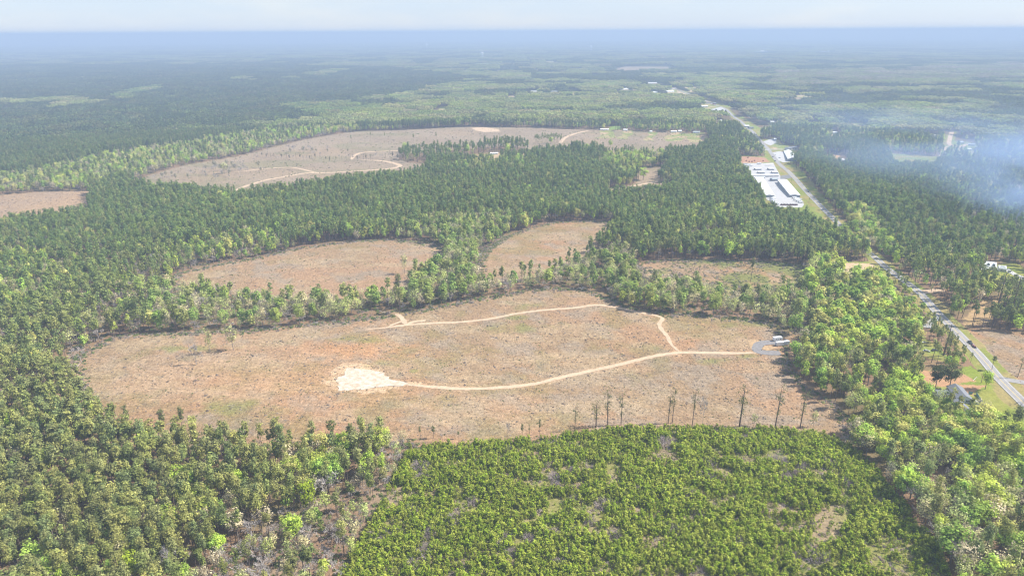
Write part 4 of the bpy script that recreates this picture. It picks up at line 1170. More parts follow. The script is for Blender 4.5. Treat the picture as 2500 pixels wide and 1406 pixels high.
# grey leafless thickets among the young pines: countable clumps
M_THK = mat('grey twig thicket', (.46, .38, .37), 1, var=.3, scale=1.5)
def thicket_mesh(seed, nst=190):
    rs = np.random.default_rng(seed); mb = MB()
    for i in range(nst):
        a = rs.uniform(0, 6.28); q = rs.uniform(0, 1) ** .5
        x, y = math.cos(a) * q * 3.6, math.sin(a) * q * 3.0
        h = (1 - .6 * q * q) * rs.uniform(2.0, 3.9)
        p = Vector((x, y, 0)); t = Vector((x + rs.normal() * .5, y + rs.normal() * .5, h))
        mb.tube(p, t, .05, .03, 3, cap=False)
        mb.tube(p.lerp(t, .55), t + Vector((rs.normal() * .7, rs.normal() * .7, .1)), .035, .02, 3, cap=False)
    return mesh('thicket', mb.v, mb.f, [M_THK], mb.m)
TH = [thicket_mesh(s) for s in (1, 2, 3)]
for (px, py, s) in ((1046, 1178, 1.5), (1358, 1190, .9), (1155, 1227, 1.1), (1105, 1275, 1.9), (1625, 1085, 1.9), (1822, 1078, 1.5), (1730, 1168, 1.8), (1555, 1200, 1.0), (1560, 1198, .6), (1650, 1300, 1.5), (1900, 1130, 1.9), (1960, 1140, 1.2), (1290, 1315, 1.0), (1010, 1385, 1.4), (925, 1310, 1.8), (1440, 1275, 1.0), (1700, 1385, 1.4), (2065, 1180, 1.0), (1240, 1100, 1.0), (1700, 1255, 1.2)) + tuple((rnd.uniform(1000, 2150), rnd.uniform(1110, 1390), rnd.uniform(.7, 1.7)) for _ in range(34)):
    o = link('thicket', TH[rnd.randrange(3)]); o.location = G(px, py); o.scale = (s, s, .7 + .25 * s); o.rotation_euler = (0, 0, rnd.random() * 6)
    tag(o, ('broad' if s > 1.3 else 'small') + ' grey leafless thicket among the bright young pines, ' + ('left end' if px < 1100 else 'left part' if px < 1350 else 'middle' if px < 1650 else 'right part' if px < 1900 else 'right end') + (' near the top edge' if py < 1180 else ' at mid depth' if py < 1290 else ' near the bottom'), 'thicket', 'grey thickets in the young pine plantation')

# ------------------------------------------------------------------ trees that can be told apart
def hero(kd, px, py, top, label, wf=1.0, col=None, var=None, group=None, tilt=(0, 0)):
    h = hgt(px, py, top)
    base = (20.0, 18.0, 17.0, 15.0)[kd]
    s = h / base
    return tree(kd, G(px, py), s, s * wf, rnd.random() * 6.28, col if col is not None else COLS[('pine', 'leafy', 'budding', 'bare')[kd]][0], label, group, var, tilt, sparse=kd == 0 and (1180 < px < 2000 and 1000 < py < 1060 or 'thin' in label or 'tall narrow' in label or 'large open' in label))
PG = (.19, .21, .085)
HER = [
    (0, 1455, 1043, 972, 'bushy pine with branches low down at the left of the lone pines', 1.0), (0, 1484, 1040, 953, 'tall pine second from the left among the big lone pines', .8),
    (0, 1516, 1037, 956, 'slim pine with sparse crown right of the tall pair on the plantation edge', .6), (0, 1403, 1052, 982, 'thin pale pine leftmost of the tall lone pines', .5),
    (0, 1631, 1034, 950, 'left one of the close pair of lone pines', .55), (0, 1641, 1032, 946, 'right one of the close pair of lone pines', .5),
    (0, 1690, 1038, 944, 'slender pine just right of the close pair of lone pines', .45), (0, 1805, 1041, 936, 'fullest dark lone pine on the far edge of the young plantation', .85),
    (0, 1892, 1044, 937, 'very tall lone pine second from the right on the plantation edge', .6), (0, 1953, 1045, 957, 'rightmost lone pine on the plantation edge', .7),
    (0, 1275, 1070, 1034, 'small pine left of two on the bare stretch of plantation edge', .8), (0, 1292, 1069, 1033, 'small thin pine right of another on the plantation edge', .6),
    (0, 1318, 1066, 1024, 'slim small pine between the bare snag and the lone pines', .6), (0, 1026, 1070, 1040, 'small pine at the left end of the plantation edge', .8),
    (0, 1058, 1070, 1040, 'dark dense little pine on the left part of the plantation edge', 1.3), (0, 1119, 1071, 1052, 'round dark little pine standing alone on the plantation edge', 1.2),
    (0, 1085, 1071, 1058, 'low bushy pine between two dark little pines on the plantation edge', 1.0),
    (0, 2303, 868, 785, 'large open pine left of the highway beside the parked cars', 1.15), (0, 2312, 875, 815, 'pine in front of the large open pine by the highway', .9),
    (0, 2421, 903, 868, 'dark pine leaning over the highway edge below the pickup', 1.2), (0, 2484, 921, 872, 'lone thin pine in the brown field right of the highway', .6),
    (0, 2470, 1075, 990, 'spreading dark pine at the lower right of the house yard', 1.2),
    (0, 190, 975, 905, 'pine pair member standing out at the left tip of the big clearing', .9), (0, 178, 965, 900, 'leaning thin pine at the left tip of the big clearing', .7),
    (0, 318, 1065, 990, 'tall pine poking up at the left of the wood edge facing the big clearing', .9), (0, 404, 1070, 998, 'pine standing clear of the wood edge left of centre', .9),
    (0, 453, 1072, 992, 'pine with round crown on the wood edge facing the clearing', .8), (0, 1832, 688, 628, 'slim dark pine in front of the scrubby green clearing', .8),
    (0, 975, 745, 668, 'dark conifer at the middle of the tree belt behind the clearing', .9), (0, 1515, 705, 640, 'tall pine over the white brush in the tree belt', .8),
    (0, 2427, 780, 655, 'tall narrow pine before the white roofed house', .8), (0, 2462, 792, 668, 'tall narrow pine right of another before the white roofed house', .75),
    (0, 2160, 715, 655, 'dark pine leaning at the road edge below the shop yard', .8),
    (2, 570, 855, 785, 'light green tree standing alone on the left part of the big clearing', .9), (2, 513, 862, 795, 'slim yellow green tree left of the lone green tree', .6),
    (2, 988, 668, 618, 'small green tree standing in the upper left clearing', .8), (1, 757, 1262, 1163, 'brightest yellow green tree at the edge of the lower pine wood', .75),
    (1, 405, 1375, 1285, 'yellow green tree with twin lobes near the bottom left', .8), (1, 332, 1432, 1338, 'lime green tree at the very bottom left of centre', .95),
    (1, 905, 1205, 1140, 'thin bright green tree in the strip beside the plantation', .6), (1, 932, 1160, 1100, 'small light green tree at the top of the strip beside the plantation', .7),
    (1, 2306, 990, 955, 'round dark green bush tree in front of the grey roofed house', 1.35), (1, 2388, 1035, 1002, 'vivid green round tree below the pale driveway', 1.5),
    (1, 2405, 950, 900, 'open green tree between the house and the highway', 1.1), (1, 2345, 690, 640, 'pale green tree left of the white roofed house', .9),
    (1, 2325, 905, 865, 'yellow green tree behind the big dark yard tree', 1.0), (1, 2100, 700, 655, 'bright green tree in front of the shop yard', 1.1),
    (1, 1345, 352, 333, 'bright green tree at the end of the thinned pine grove', 1.4), (1, 990, 372, 345, 'bright green tree at the left end of the thinned pine grove', 1.1),
    (1, 1490, 360, 340, 'round green tree on the edge of the far clear-cut', 1.2), (1, 1570, 440, 405, 'bright green tree at the notch clearing', 1.4),
    (2, 1840, 1040, 1005, 'small pale green tree between two lone pines', .9), (2, 1985, 1042, 1000, 'pale budding tree right of the rightmost lone pine', .8),
    (2, 1120, 660, 600, 'pale tree at the corner between the two upper clearings', .9), (2, 548, 425, 395, 'spreading pale tree standing in the far clear-cut', 1.5),
    (3, 1241, 1070, 1020, 'bare snag standing on the plantation edge', .35), (3, 1714, 1041, 950, 'leafless thin tall trunk between the lone pines', .30),
    (3, 800, 1225, 1138, 'large round leafless tree right of the brightest green tree', 1.2), (3, 430, 1420, 1310, 'pale forked bare tree at the bottom left', .8),
    (3, 480, 890, 830, 'bare tree left of the lone green tree in the clearing', .8), (3, 200, 885, 838, 'bleached bare tree at the left edge of the big clearing', 1.2),
    (3, 620, 1335, 1250, 'leaning bare tree over the fallen trunks', .8), (3, 1240, 725, 675, 'white bare tree in the belt behind the clearing', .8),
    (3, 385, 665, 610, 'grey bare tree at the corner of the upper left clearing', 1.1), (3, 1862, 1042, 1010, 'thin bare young tree among the lone pines', .4),
    (3, 1736, 805, 768, 'thin bare pole of a tree behind the gravel pad', .3),
]
for a in HER:
    kd, px, py, top, lb, wf = a
    col = None
    if kd == 0: col = PG
    if 'brightest' in lb or 'lime' in lb or 'twin lobes' in lb or 'vivid' in lb: col = (.36, .44, .045)
    if 'dark green bush' in lb: col = (.10, .17, .045)
    if 'thin bright' in lb: col = (.30, .38, .08)
    hero(kd, px, py, top, lb, wf, col)
hero(1, 2317, 950, 880, 'broad dark tree with thick trunk behind the grey roofed house', 1.15, (.15, .17, .07))
hero(1, 2283, 950, 885, 'dark tree left of the broad dark tree behind the house', 1.0, (.09, .11, .045))
for (px, py, top) in ((1010, 350, 326), (905, 340, 322), (940, 340, 323), (858, 350, 330), (1065, 345, 322), (700, 408, 396)):
    hero(0, px, py, top, 'scrawny pine left standing alone in the far clear-cut', .6, COLS['pinefar'][0], group='scrawny pines left standing in the far clear-cut')
for i in range(22):
    px = 1306 + i * 3.1 + rnd.uniform(-1, 1); py = 352 + rnd.uniform(-3, 4)
    hero(0, px, py, py - 24 + rnd.uniform(-3, 3), 'pine in the short open row at the middle of the far clear-cut', .75, COLS['pinefar'][1], group='pines of the short open row in the clear-cut')
for i in range(46):     # row of slim trees between the haul roads
    px = 640 + i * 8.2 + rnd.uniform(-3, 3); py = 386 + 6 * math.sin((px - 640) / 110) + rnd.uniform(-3, 3)
    hero(rnd.choice((0, 2, 3)), px, py, py - (17 if px > 840 else 14) + rnd.uniform(-4, 4), 'thin tree in the narrow row between the haul roads', .55, (.10, .11, .06), group='thin trees in the row between the haul roads')
for i in range(70):
    px, py = ((560 + rnd.gauss(0, 30), 418 + rnd.gauss(0, 7)) if i < 32 else (rnd.uniform(345, 560), 436 + rnd.gauss(0, 7)) if i < 50 else (rnd.uniform(610, 860), 372 + rnd.gauss(0, 4)))
    hero(rnd.choice((2, 3, 3)), px, py, py - 17 + rnd.uniform(-5, 5), 'greyish thin tree in the loose clump on the left of the far clear-cut', .9, (.34, .33, .22), group='thin trees in the clump on the far clear-cut')
# belts of yard pines right of the highway by the storage yard
for (px, py) in ((1925, 402), (1932, 412), (1945, 420), (1955, 428), (1962, 438), (1975, 446), (1985, 455), (2000, 465), (1992, 480), (2015, 492), (1918, 398)):
    hero(0, px + 12, py, py - 30, 'dark pine casting its shadow over the verge opposite the storage yard', 1.1, COLS['pinefar'][1], group='pines along the verge opposite the storage yard')

# fallen trunks and white brush
def log(px, py, ang, L, r, label, nm='fallen_trunk', m=M_DEAD):
    p = G(px, py, r * .6); mb = MB()
    mb.tube((-L / 2, 0, 0), (L / 2, 0, .1), r, r * .55, 7)
    for k_ in range(5):
        x = rnd.uniform(0, L / 2); mb.tube((x, 0, 0), (x + rnd.uniform(.5, 1.5), rnd.uniform(-1.6, 1.6), rnd.uniform(.2, 1.2)), r * .35, r * .12, 4)
    o = mb.build(nm, m); o.location = p; o.rotation_euler = (0, 0, ang); tag(o, label, 'fallen tree'); return o
log(560, 1385, -.5, 13, .28, 'pale trunk lying across the brown ground at the bottom left')
log(600, 1395, .15, 10, .22, 'shorter grey trunk lying beside the pale one')
log(650, 1392, -.9, 16, .22, 'long white trunk slanting down at the bottom left')
log(990, 1165, -.9, 9, .18, 'thin pale trunk lying across the young pines')
log(1115, 1118, 1.1, 7, .15, 'small pale trunk on top of the young pines')
log(1205, 825, .6, 6, .15, 'small pale log in the middle of the big clearing')
log(865, 690, .8, 7, .15, 'pale log in the upper left clearing')
log(2380, 925, .7, 8, .2, 'pale log in the dirt behind the grey roofed house')
def whitepile(px, py, s, label):
    mb = MB()
    for k_ in range(60):
        a = rnd.uniform(0, 6.28); q = rnd.uniform(0, 2.6); x, y = math.cos(a) * q, math.sin(a) * q * .7
        d = Vector((rnd.gauss(0, 1), rnd.gauss(0, 1), rnd.uniform(.1, 1.2))).normalized() * rnd.uniform(.8, 2.2)
        mb.tube((x, y, .1), (x + d.x, y + d.y, .1 + d.z), .10, .04, 4)
    o = mb.build('brush_pile', M_DEAD); o.location = G(px, py); o.scale = (s, s, s); tag(o, label, 'brush pile')
whitepile(1170, 622, 1.5, 'bleached brush pile at the lower end of the upper right clearing')
whitepile(1548, 652, 1.6, 'bleached brush pile at the left tip of the scrubby clearing')
whitepile(1420, 705, 1.4, 'white brush pile at the foot of the tree belt')
whitepile(965, 1165, 1.3, 'white dead bush at the left side of the young plantation')
whitepile(770, 790, 1.1, 'white brush at the foot of the belt left of centre')
whitepile(815, 785, .9, 'smaller white brush right of another at the foot of the belt')
whitepile(180, 895, 1.5, 'pale slash heap at the left tip of the big clearing')
whitepile(1525, 722, 1.0, 'pale slash under the tall pine of the tree belt')

# ------------------------------------------------------------------ buildings
M_WHITE = mat('white painted metal', (.80, .80, .79), .5, var=.06, scale=.5)
M_WALLB = mat('blue grey siding', (.30, .34, .40), .7, var=.1, scale=.6)
M_WALLW = mat('white siding', (.72, .73, .74), .7, var=.08, scale=.8)
M_WALLG = mat('light grey siding', (.52, .56, .60), .7, var=.08, scale=.8)
M_BRICK = mat('red brick', (.33, .16, .12), .9, var=.2, scale=2)
M_ROOFG = mat('grey shingles', (.20, .21, .235), .9, var=.2, scale=.9)
M_ROOFM = mat('grey green metal roof', (.36, .40, .40), .6, var=.15, scale=.4)
M_ROOFB = mat('brown shingles', (.24, .19, .16), .9, var=.2, scale=.9)
M_GLASS = mat('dark glass', (.04, .05, .06), .15, spec=.6)
M_DOOR = mat('grey roller door', (.42, .43, .45), .6, var=.1)
M_TEAL = mat('teal painted fence', (.16, .30, .30), .8, var=.2)
M_TIRE = mat('tyre rubber', (.03, .03, .03), .9)
M_RIM = mat('wheel metal', (.5, .5, .5), .4, metal=.6)
M_RED = mat('red paint', (.42, .09, .07), .5, var=.2)
M_DKRED = mat('dark red steel', (.20, .08, .08), .7, var=.3)
M_BLUE = mat('blue paint', (.10, .18, .34), .4)
M_DARK = mat('dark paint', (.05, .055, .065), .35, spec=.6)
M_SILV = mat('silver paint', (.50, .52, .54), .35, metal=.3)
M_WOODP = mat('weathered pole', (.20, .165, .14), .9, var=.2, scale=2)
M_WIRE = mat('wire', (.10, .10, .11), .6)

def frame(fl, fr, depth, back=None):
    """origin, yaw, width from two ground pixels of the front wall"""
    a, b = G(*fl), G(*fr)
    d = b - a; w = math.hypot(d.x, d.y)
    return a, math.atan2(d.y, d.x), w

def frame3(fl, fr, bl):
    """building whose side runs from fl to bl; the front is squared up to that side"""
    a, b, c = G(*fl), G(*fr), G(*bl)
    s = Vector((c.x - a.x, c.y - a.y)); D = s.length; ang = math.atan2(s.y, s.x) - math.pi / 2
    w = abs((b.x - a.x) * math.cos(ang) + (b.y - a.y) * math.sin(ang))
    return a, ang, w, D

def gable(name, loc, rz, w, d, h, rise, wall, roof, label, cat='building', group=None, ridge='y', over=.4, windows=(), doors=(), hip=0.0, porch=None, nroll=0, side_doors=0, win_side=0):
    """house with its front-left corner at loc: x along the front, y backwards"""
    t = thing(name, loc, rz, label, cat, group)
    z0 = -1.2
    m = MB()
    if ridge == 'y':
        m.prism([(0, z0), (w, z0), (w, h), (w / 2, h + rise), (0, h)], 0, d)
    else:
        vs = [(0, 0, z0), (w, 0, z0), (w, d, z0), (0, d, z0), (0, 0, h), (w, 0, h), (w, d, h), (0, d, h), (0, d / 2, h + rise), (w, d / 2, h + rise)]
        m.add(vs, [(0, 3, 2, 1), (0, 1, 5, 4), (2, 3, 7, 6), (3, 0, 4, 8, 7), (1, 2, 6, 9, 5), (4, 5, 9, 8), (6, 7, 8, 9)])
    m.build('wall', wall, t)
    q = MB(); th = .18
    if ridge == 'y':
        sl_ = rise / (w / 2)
        for sgn in (0, 1):
            xs_ = (-over, w / 2) if sgn == 0 else (w + over, w / 2)
            za, zb = h - over * sl_ + .02, h + rise + .02
            y0, y1 = -over, d + over
            v = [(xs_[0], y0, za), (xs_[1], y0, zb), (xs_[1], y1, zb), (xs_[0], y1, za)]
            v2 = [(a, b, c + th) for a, b, c in v]
            q.add(v + v2, [(0, 1, 2, 3), (7, 6, 5, 4), (0, 4, 5, 1), (1, 5, 6, 2), (2, 6, 7, 3), (3, 7, 4, 0)])
    else:
        sl_ = rise / (d / 2)
        for sgn in (0, 1):
            ys_ = (-over, d / 2) if sgn == 0 else (d + over, d / 2)
            za, zb = h - over * sl_ + .02, h + rise + .02
            x0, x1 = -over, w + over
            hp = hip
            v = [(x0, ys_[0], za), (x1, ys_[0], za), (x1 - hp, ys_[1], zb), (x0 + hp, ys_[1], zb)]
            v2 = [(a, b, c + th) for a, b, c in v]
            q.add(v + v2, [(0, 1, 2, 3), (7, 6, 5, 4), (0, 4, 5, 1), (1, 5, 6, 2), (2, 6, 7, 3), (3, 7, 4, 0)])
        if hip:
            for x0, s_ in ((-over, 1), (w + over, -1)):
                zz = h - over * sl_ + .03 + th
                q.add([(x0, -over, zz), (x0, d + over, zz), (x0 + s_ * hip, d / 2, h + rise + .03 + th)], [(0, 1, 2)])
    q.build('roof', roof, t)
    for (x, z, ww, wh) in windows:
        f = MB(); f.box(x - .08, x + ww + .08, -.06, .02, z - .08, z + wh + .08); fo = f.build('window', M_WALLW, t)
        g = MB(); g.box(x, x + ww, -.09, -.062, z, z + wh); g.build('pane', M_GLASS, fo)
    for (x, ww, wh) in doors:
        f = MB(); f.box(x, x + ww, -.07, .02, 0, wh); f.build('door', M_DOOR, t)
    for i in range(side_doors):          # roller doors along the left side wall
        y = (i + .15) * d / side_doors
        f = MB(); f.box(-.07, .02, y, y + d / side_doors * .7, 0, h * .78); f.build('roller_door', M_DOOR, t)
    for i in range(win_side):
        y = (i + .35) * d / win_side
        f = MB(); f.box(-.06, .02, y, y + 1.2, 1.0, 2.2); f.build('window', M_GLASS, t)
    return t

# storage yard
a, rz, w, d = frame3((1928, 482), (1951, 481), (1898, 446))
gable('storage_building', a, rz, w, d, 3.6, .9, M_WALLB, M_WHITE, 'long white roofed storage building beside the highway verge', side_doors=14, doors=((2, 3, 2.6),))
a, rz, w, d = frame3((1868, 482), (1889, 481), (1843, 441))
gable('storage_building', a, rz, w, d, 3.4, .8, M_WALLB, M_WHITE, 'long white roofed storage building against the pine wood', side_doors=8, doors=((3, 3, 2.6),))
a, rz, w = frame((1829, 433.5), (1901, 431.5), 10)
gable('storage_building', a, rz, w, 11, 3.0, .5, M_WALLB, M_WHITE, 'wide low storage building crossing the middle of the storage yard', ridge='x', doors=tuple((2 + i * 4.2, 3, 2.4) for i in range(int(w / 4.6))))
for (x0, x1, y, lb) in ((1844, 1859, 416, 'small flat storage block back left in the storage yard'), (1877, 1890, 416, 'small flat storage block back right in the storage yard'),
                        (1852, 1867, 424.5, 'small flat storage block front left in the storage yard'), (1886, 1899, 424.5, 'small flat storage block front right in the storage yard')):
    a, rz, w = frame((x0, y), (x1, y), 8)
    gable('storage_block', a, rz, w, 8.5, 2.6, .4, M_WALLB, M_WHITE, lb, ridge='x', doors=tuple((.8 + i * 2.8, 2.0, 2.1) for i in range(int(w / 3))), side_doors=2)
a, rz, w = frame((1885, 443), (1903, 442), 8)
gable('office', a, rz, w * .85, 9, 3.2, 1.6, M_WALLB, M_ROOFM, 'pale hipped office hut between the storage buildings', ridge='x', hip=3.0, windows=((2, 1, 1.5, 1.2),), doors=((5, 1.1, 2.1),))
a, rz, w = frame((1840, 437), (1868, 436.5), 4)
gable('storage_block', a, rz, w, 5, 2.4, .3, M_WALLB, M_WHITE, 'low open shed behind the wide storage building', ridge='x', doors=((2, 2.4, 2.0), (7, 2.4, 2.0)))
# shop
a, rz, w, d = frame3((1923, 394), (1946, 393), (1913, 371))
gable('shop', a, rz, w * .9, d, 4.2, 3.2, M_WALLB, M_WHITE, 'white gabled metal shop with parking lot beside the highway', side_doors=4, windows=((3, 1, 2, 1.4), (8, 1, 2, 1.4)))
a, rz, w = frame((1926, 367), (1948, 366), 8)
gable('warehouse', a, rz, w, 14, 4, 1.5, M_WALLW, M_ROOFG, 'grey roofed building with white walls behind the shop', ridge='x', windows=((3, 1.2, 2, 1.4), (9, 1.2, 2, 1.4)), doors=((15, 3, 3),))
# grey roofed house by the yard
a, rz, w, d = frame3((2334, 982), (2361, 981), (2315, 957))
gable('house', a, rz, 9.5, 17, 2.9, 2.3, M_WALLG, M_ROOFG, 'grey roofed single storey house in the bright green yard', cat='house', windows=((1.0, 1.4, 1.7, 1.0), (5.4, .9, .8, 1.4), (6.4, .9, .8, 1.4), (7.4, .9, .8, 1.4)), win_side=3)
b = G(2310, 972); 
a2, rz2, w2 = frame((2290, 975), (2318, 975), 8)
gable('house_wing', a2, rz2, w2, 9, 2.7, 1.8, M_WALLG, M_ROOFG, 'grey roofed wing on the left of the grey roofed house', cat='house', ridge='x', windows=((2, .9, 1.4, 1.2), (6, .9, 1.4, 1.2)), doors=((4, 1, 2.1),))
a, rz, w, d = frame3((2347, 1007), (2355, 1006), (2326, 986))
gable('garage', a, rz, 5.0, 11.5, 2.5, .9, M_WALLG, M_ROOFG, 'low narrow grey garage in front of the grey roofed house', doors=((1, 3, 2.1),), win_side=2)
def fence(pts, h, m, label, name='fence', post=2.4):
    t = thing(name, G(*pts[0]), 0, label, 'fence')
    o0 = t.location
    W_ = [G(*p) for p in pts]; pan = MB()
    for a, b in zip(W_[:-1], W_[1:]):
        L_ = (b - a).length; d = (b - a) / L_; nn = Vector((-d.y, d.x, 0)) * .04
        for i in range(int(L_ / post)):
            p, q = a + d * (i * post + .08), a + d * min((i + 1) * post - .08, L_)
            p, q = p - o0, q - o0
            v = [p - nn, q - nn, q + nn, p + nn]
            pan.add([(c.x, c.y, c.z + .05) for c in v] + [(c.x, c.y, c.z + h) for c in v], [(3, 2, 1, 0), (4, 5, 6, 7), (0, 1, 5, 4), (1, 2, 6, 5), (2, 3, 7, 6), (3, 0, 4, 7)])
    pan.build('panel', m, t)
    po = MB()
    for a, b in zip(W_[:-1], W_[1:]):
        L_ = (b - a).length; d = (b - a) / L_
        for i in range(int(L_ / post) + 1):
            p = a + d * (i * post) - o0; po.tube((p.x, p.y, p.z - .2), (p.x, p.y, p.z + h + .12), .07, .07, 5)
    po.build('post', m, t)
    return t
fence([(2364, 962), (2383, 963), (2399, 988), (2378, 988), (2360, 985)], 1.9, M_TEAL, 'teal board fence around the small garden of the grey roofed house')
fence([(2125, 656), (2131, 654), (2143, 664), (2136, 669)], 2.2, M_DARK, 'dark fence around the pen in the shop yard beside the highway')
# dome shed, white roofed house with dormers
def dome_shed(px, py):
    t = thing('greenhouse', G(px, py), .3, 'small white domed shed left of the grey roofed house', 'shed')
    m = MB(); m.prism([(1.8 * math.cos(i * math.pi / 10) + 1.8, 2.2 * math.sin(i * math.pi / 10)) for i in range(11)], 0, 4.5); m.build('cover', M_WHITE, t)
    m = MB(); m.box(1.2, 2.4, -.06, .02, 0, 1.6); m.build('door', M_DARK, t)
dome_shed(2258, 977)
a, rz, w, d = frame3((2402, 657), (2428, 656), (2394, 641))
T = gable('house', a, rz, w, 11, 3.4, 3.6, M_WALLW, M_WHITE, 'white house with white metal roof and two dark dormers right of the highway', cat='house', ridge='x', windows=((1.5, 1, 1.2, 1.4), (6, 1, 1.2, 1.4), (9.5, 1, 1.2, 1.4)), doors=((4, 1.1, 2.2),))
for x in (w * .22, w * .68):
    m = MB(); m.prism([(x, 3.6), (x + 2.2, 3.6), (x + 2.2, 5.6), (x + 1.1, 6.5), (x, 5.6)], 1.0, 4.6); dm = m.build('dormer', M_WALLB, T)
    m = MB(); m.box(x + .5, x + 1.7, .93, .99, 4.4, 5.5); m.build('pane', M_GLASS, dm)
a, rz, w = frame((2395, 664), (2420, 663), 6)
T = thing('carport', a, rz, 'white roofed carport in front of the dormered white house', 'carport')
m = MB(); m.box(-.3, w * .9, -.3, 5.5, 2.7, 2.9); m.build('roof', M_WHITE, T)
for x in (.2, w * .85):
    for y in (.2, 5.0):
        m = MB(); m.tube((x, y, -.8), (x, y, 2.7), .09, .09, 6); m.build('post', M_WALLW, T)
a, rz, w, d = frame3((2437, 662), (2458, 664), (2428, 644))
gable('garage', a, rz, w * .9, 10, 3.0, 2.0, M_WALLW, M_ROOFM, 'grey green roofed garage right of the dormered white house', ridge='x', hip=2.5, doors=((2, 4.5, 2.4), (8, 2.8, 2.4)))
# building at the shop yard
a, rz, w, d = frame3((2040, 668), (2056, 666), (2024, 645))
gable('shed', a, rz, w, d, 3.2, 1.2, M_WALLW, M_WHITE, 'long white roofed shed left of the sandy yard below the pine belt', side_doors=3)
# far buildings
FARB = [
    ((1196, 378), (1216, 377), 8, 3.6, M_WALLW, M_WHITE, 'long white home in the small clearing behind the pines', 'house'),
    ((1466, 319), (1486, 319), 9, 4, M_WALLW, M_WHITE, 'long white barn beside the bright green paddock', 'barn'),
    ((1522, 320), (1532, 320), 9, 4, M_WALLW, M_WHITE, 'white shed right of the bright green paddock', 'shed'),
    ((1586, 324), (1592, 324), 8, 3.5, M_WALLW, M_WHITE, 'tiny white shed under the trees behind the clear-cut', 'shed'),
    ((1638, 324), (1652, 324), 9, 4, M_WALLW, M_WHITE, 'white house half hidden by trees at the back of the clear-cut', 'house'),
    ((1656, 323), (1664, 323), 9, 4, M_WALLG, M_WHITE, 'pale shed between two white houses at the back of the clear-cut', 'shed'),
    ((1692, 326), (1708, 326), 10, 4.5, M_WALLW, M_ROOFM, 'pale house at the right end of the clear-cut', 'house'),
    ((1818, 311), (1829, 311), 10, 4.5, M_WALLB, M_WHITE, 'white roofed house beside the highway above the empty lot', 'house'),
    ((1829, 315), (1840, 315), 9, 4, M_WALLB, M_ROOFG, 'grey house right of the white roofed house by the highway', 'house'),
    ((1881, 301), (1890, 301), 10, 4.5, M_WALLW, M_WHITE, 'white house at the end of the lane right of the highway', 'house'),
    ((1754, 298), (1762, 298), 10, 4.5, M_BRICK, M_WHITE, 'small reddish house left of the highway', 'house'),
    ((1890, 343), (1896, 343), 8, 4, M_WALLW, M_WHITE, 'small white building at the corner of the empty lot', 'building'),
    ((1714, 263), (1728, 263), 14, 5, M_WALLW, M_WHITE, 'white store beside the far parking lot', 'store'),
    ((1722, 254), (1738, 253), 16, 5, M_WALLG, M_ROOFB, 'brown roofed store behind the far parking lot', 'store'),
    ((1741, 256), (1748, 256), 12, 6, M_BRICK, M_ROOFG, 'dark roofed building at the highway bend', 'building'),
    ((1630, 226), (1646, 225), 18, 5, M_WALLW, M_WHITE, 'white building at the far crossroads', 'building'),
    ((1640, 219), (1652, 218), 16, 6, M_WALLW, M_ROOFB, 'brown roofed building behind the far crossroads', 'building'),
    ((1594, 228), (1606, 227), 16, 5, M_WALLW, M_WHITE, 'white building left of the far crossroads', 'building'),
    ((1583, 205), (1604, 205), 20, 5, M_WALLW, M_WHITE, 'long pale building in the far bright pad', 'building'),
    ((1468, 223), (1482, 223), 16, 5, M_WALLW, M_WHITE, 'far white house left of another above the clear-cut', 'house'),
    ((1520, 220), (1534, 219), 16, 5, M_WALLW, M_WHITE, 'far white house right of another above the clear-cut', 'house'),
    ((1296, 226), (1312, 226), 14, 5, M_WALLW, M_WHITE, 'far pale house in the trees above the green belt', 'house'),
    ((1345, 226), (1360, 226), 14, 5, M_WALLW, M_ROOFM, 'far grey green house in the trees above the green belt', 'house'),
    ((1843, 128), (1874, 127), 60, 14, M_WALLW, M_WHITE, 'very long white warehouse far out near the horizon', 'warehouse'),
    ((2014, 127), (2032, 126), 50, 12, M_WALLW, M_WHITE, 'long white warehouse right of a longer one near the horizon', 'warehouse'),
    ((272, 153), (280, 153), 30, 12, M_WALLW, M_WHITE, 'white farm building at the pale far field', 'barn'),
    ((2033, 327), (2046, 327), 10, 4, M_WALLW, M_WHITE, 'white roofed home in the trees right of the highway', 'house'),
    ((2278, 335), (2286, 335), 10, 4, M_WALLW, M_WHITE, 'white roofed home in the trees behind the green field', 'house'),
    ((2345, 352), (2353, 352), 10, 5, M_WALLG, M_ROOFM, 'pale house by the farm lane in the smoke', 'house'),
    ((2363, 356), (2380, 357), 10, 4, M_WALLW, M_ROOFM, 'long pale barn by the farm lane in the smoke', 'barn'),
    ((2360, 368), (2372, 368), 9, 4, M_WALLW, M_WHITE, 'small white shed below the long pale barn', 'shed'),
    ((2051, 393), (2063, 394), 7, 3.5, M_WALLW, M_WHITE, 'white trailer home beside the orange dirt lot', 'trailer home'),
    ((1058, 126), (1066, 126), 40, 14, M_WALLW, M_WHITE, 'white block left of the tall water tower', 'building'),
    ((1308, 137), (1318, 137), 40, 12, M_WALLW, M_WHITE, 'tiny white town building right of the tall water tower', 'building'),
    ((1117, 129), (1124, 129), 30, 14, M_WALLW, M_WHITE, 'tiny white town building left of the tall water tower', 'building'),
    ((843, 150), (852, 150), 30, 10, M_WALLW, M_WHITE, 'tiny white farm building far left of the water towers', 'barn'),
]
for (fl, fr, d, h, wl, rf, lb, cat) in FARB:
    a, rz, w = frame(fl, fr, d)
    nm = {'trailer home': 'trailer_home'}.get(cat, cat)
    gable(nm, a, rz, w, d, h * .72, h * .35, wl, rf, lb, cat=cat, ridge='x', windows=((w * .15, 1, w * .1, 1.3), (w * .7, 1, w * .1, 1.3)), doors=((w * .45, w * .07, 2.2),))

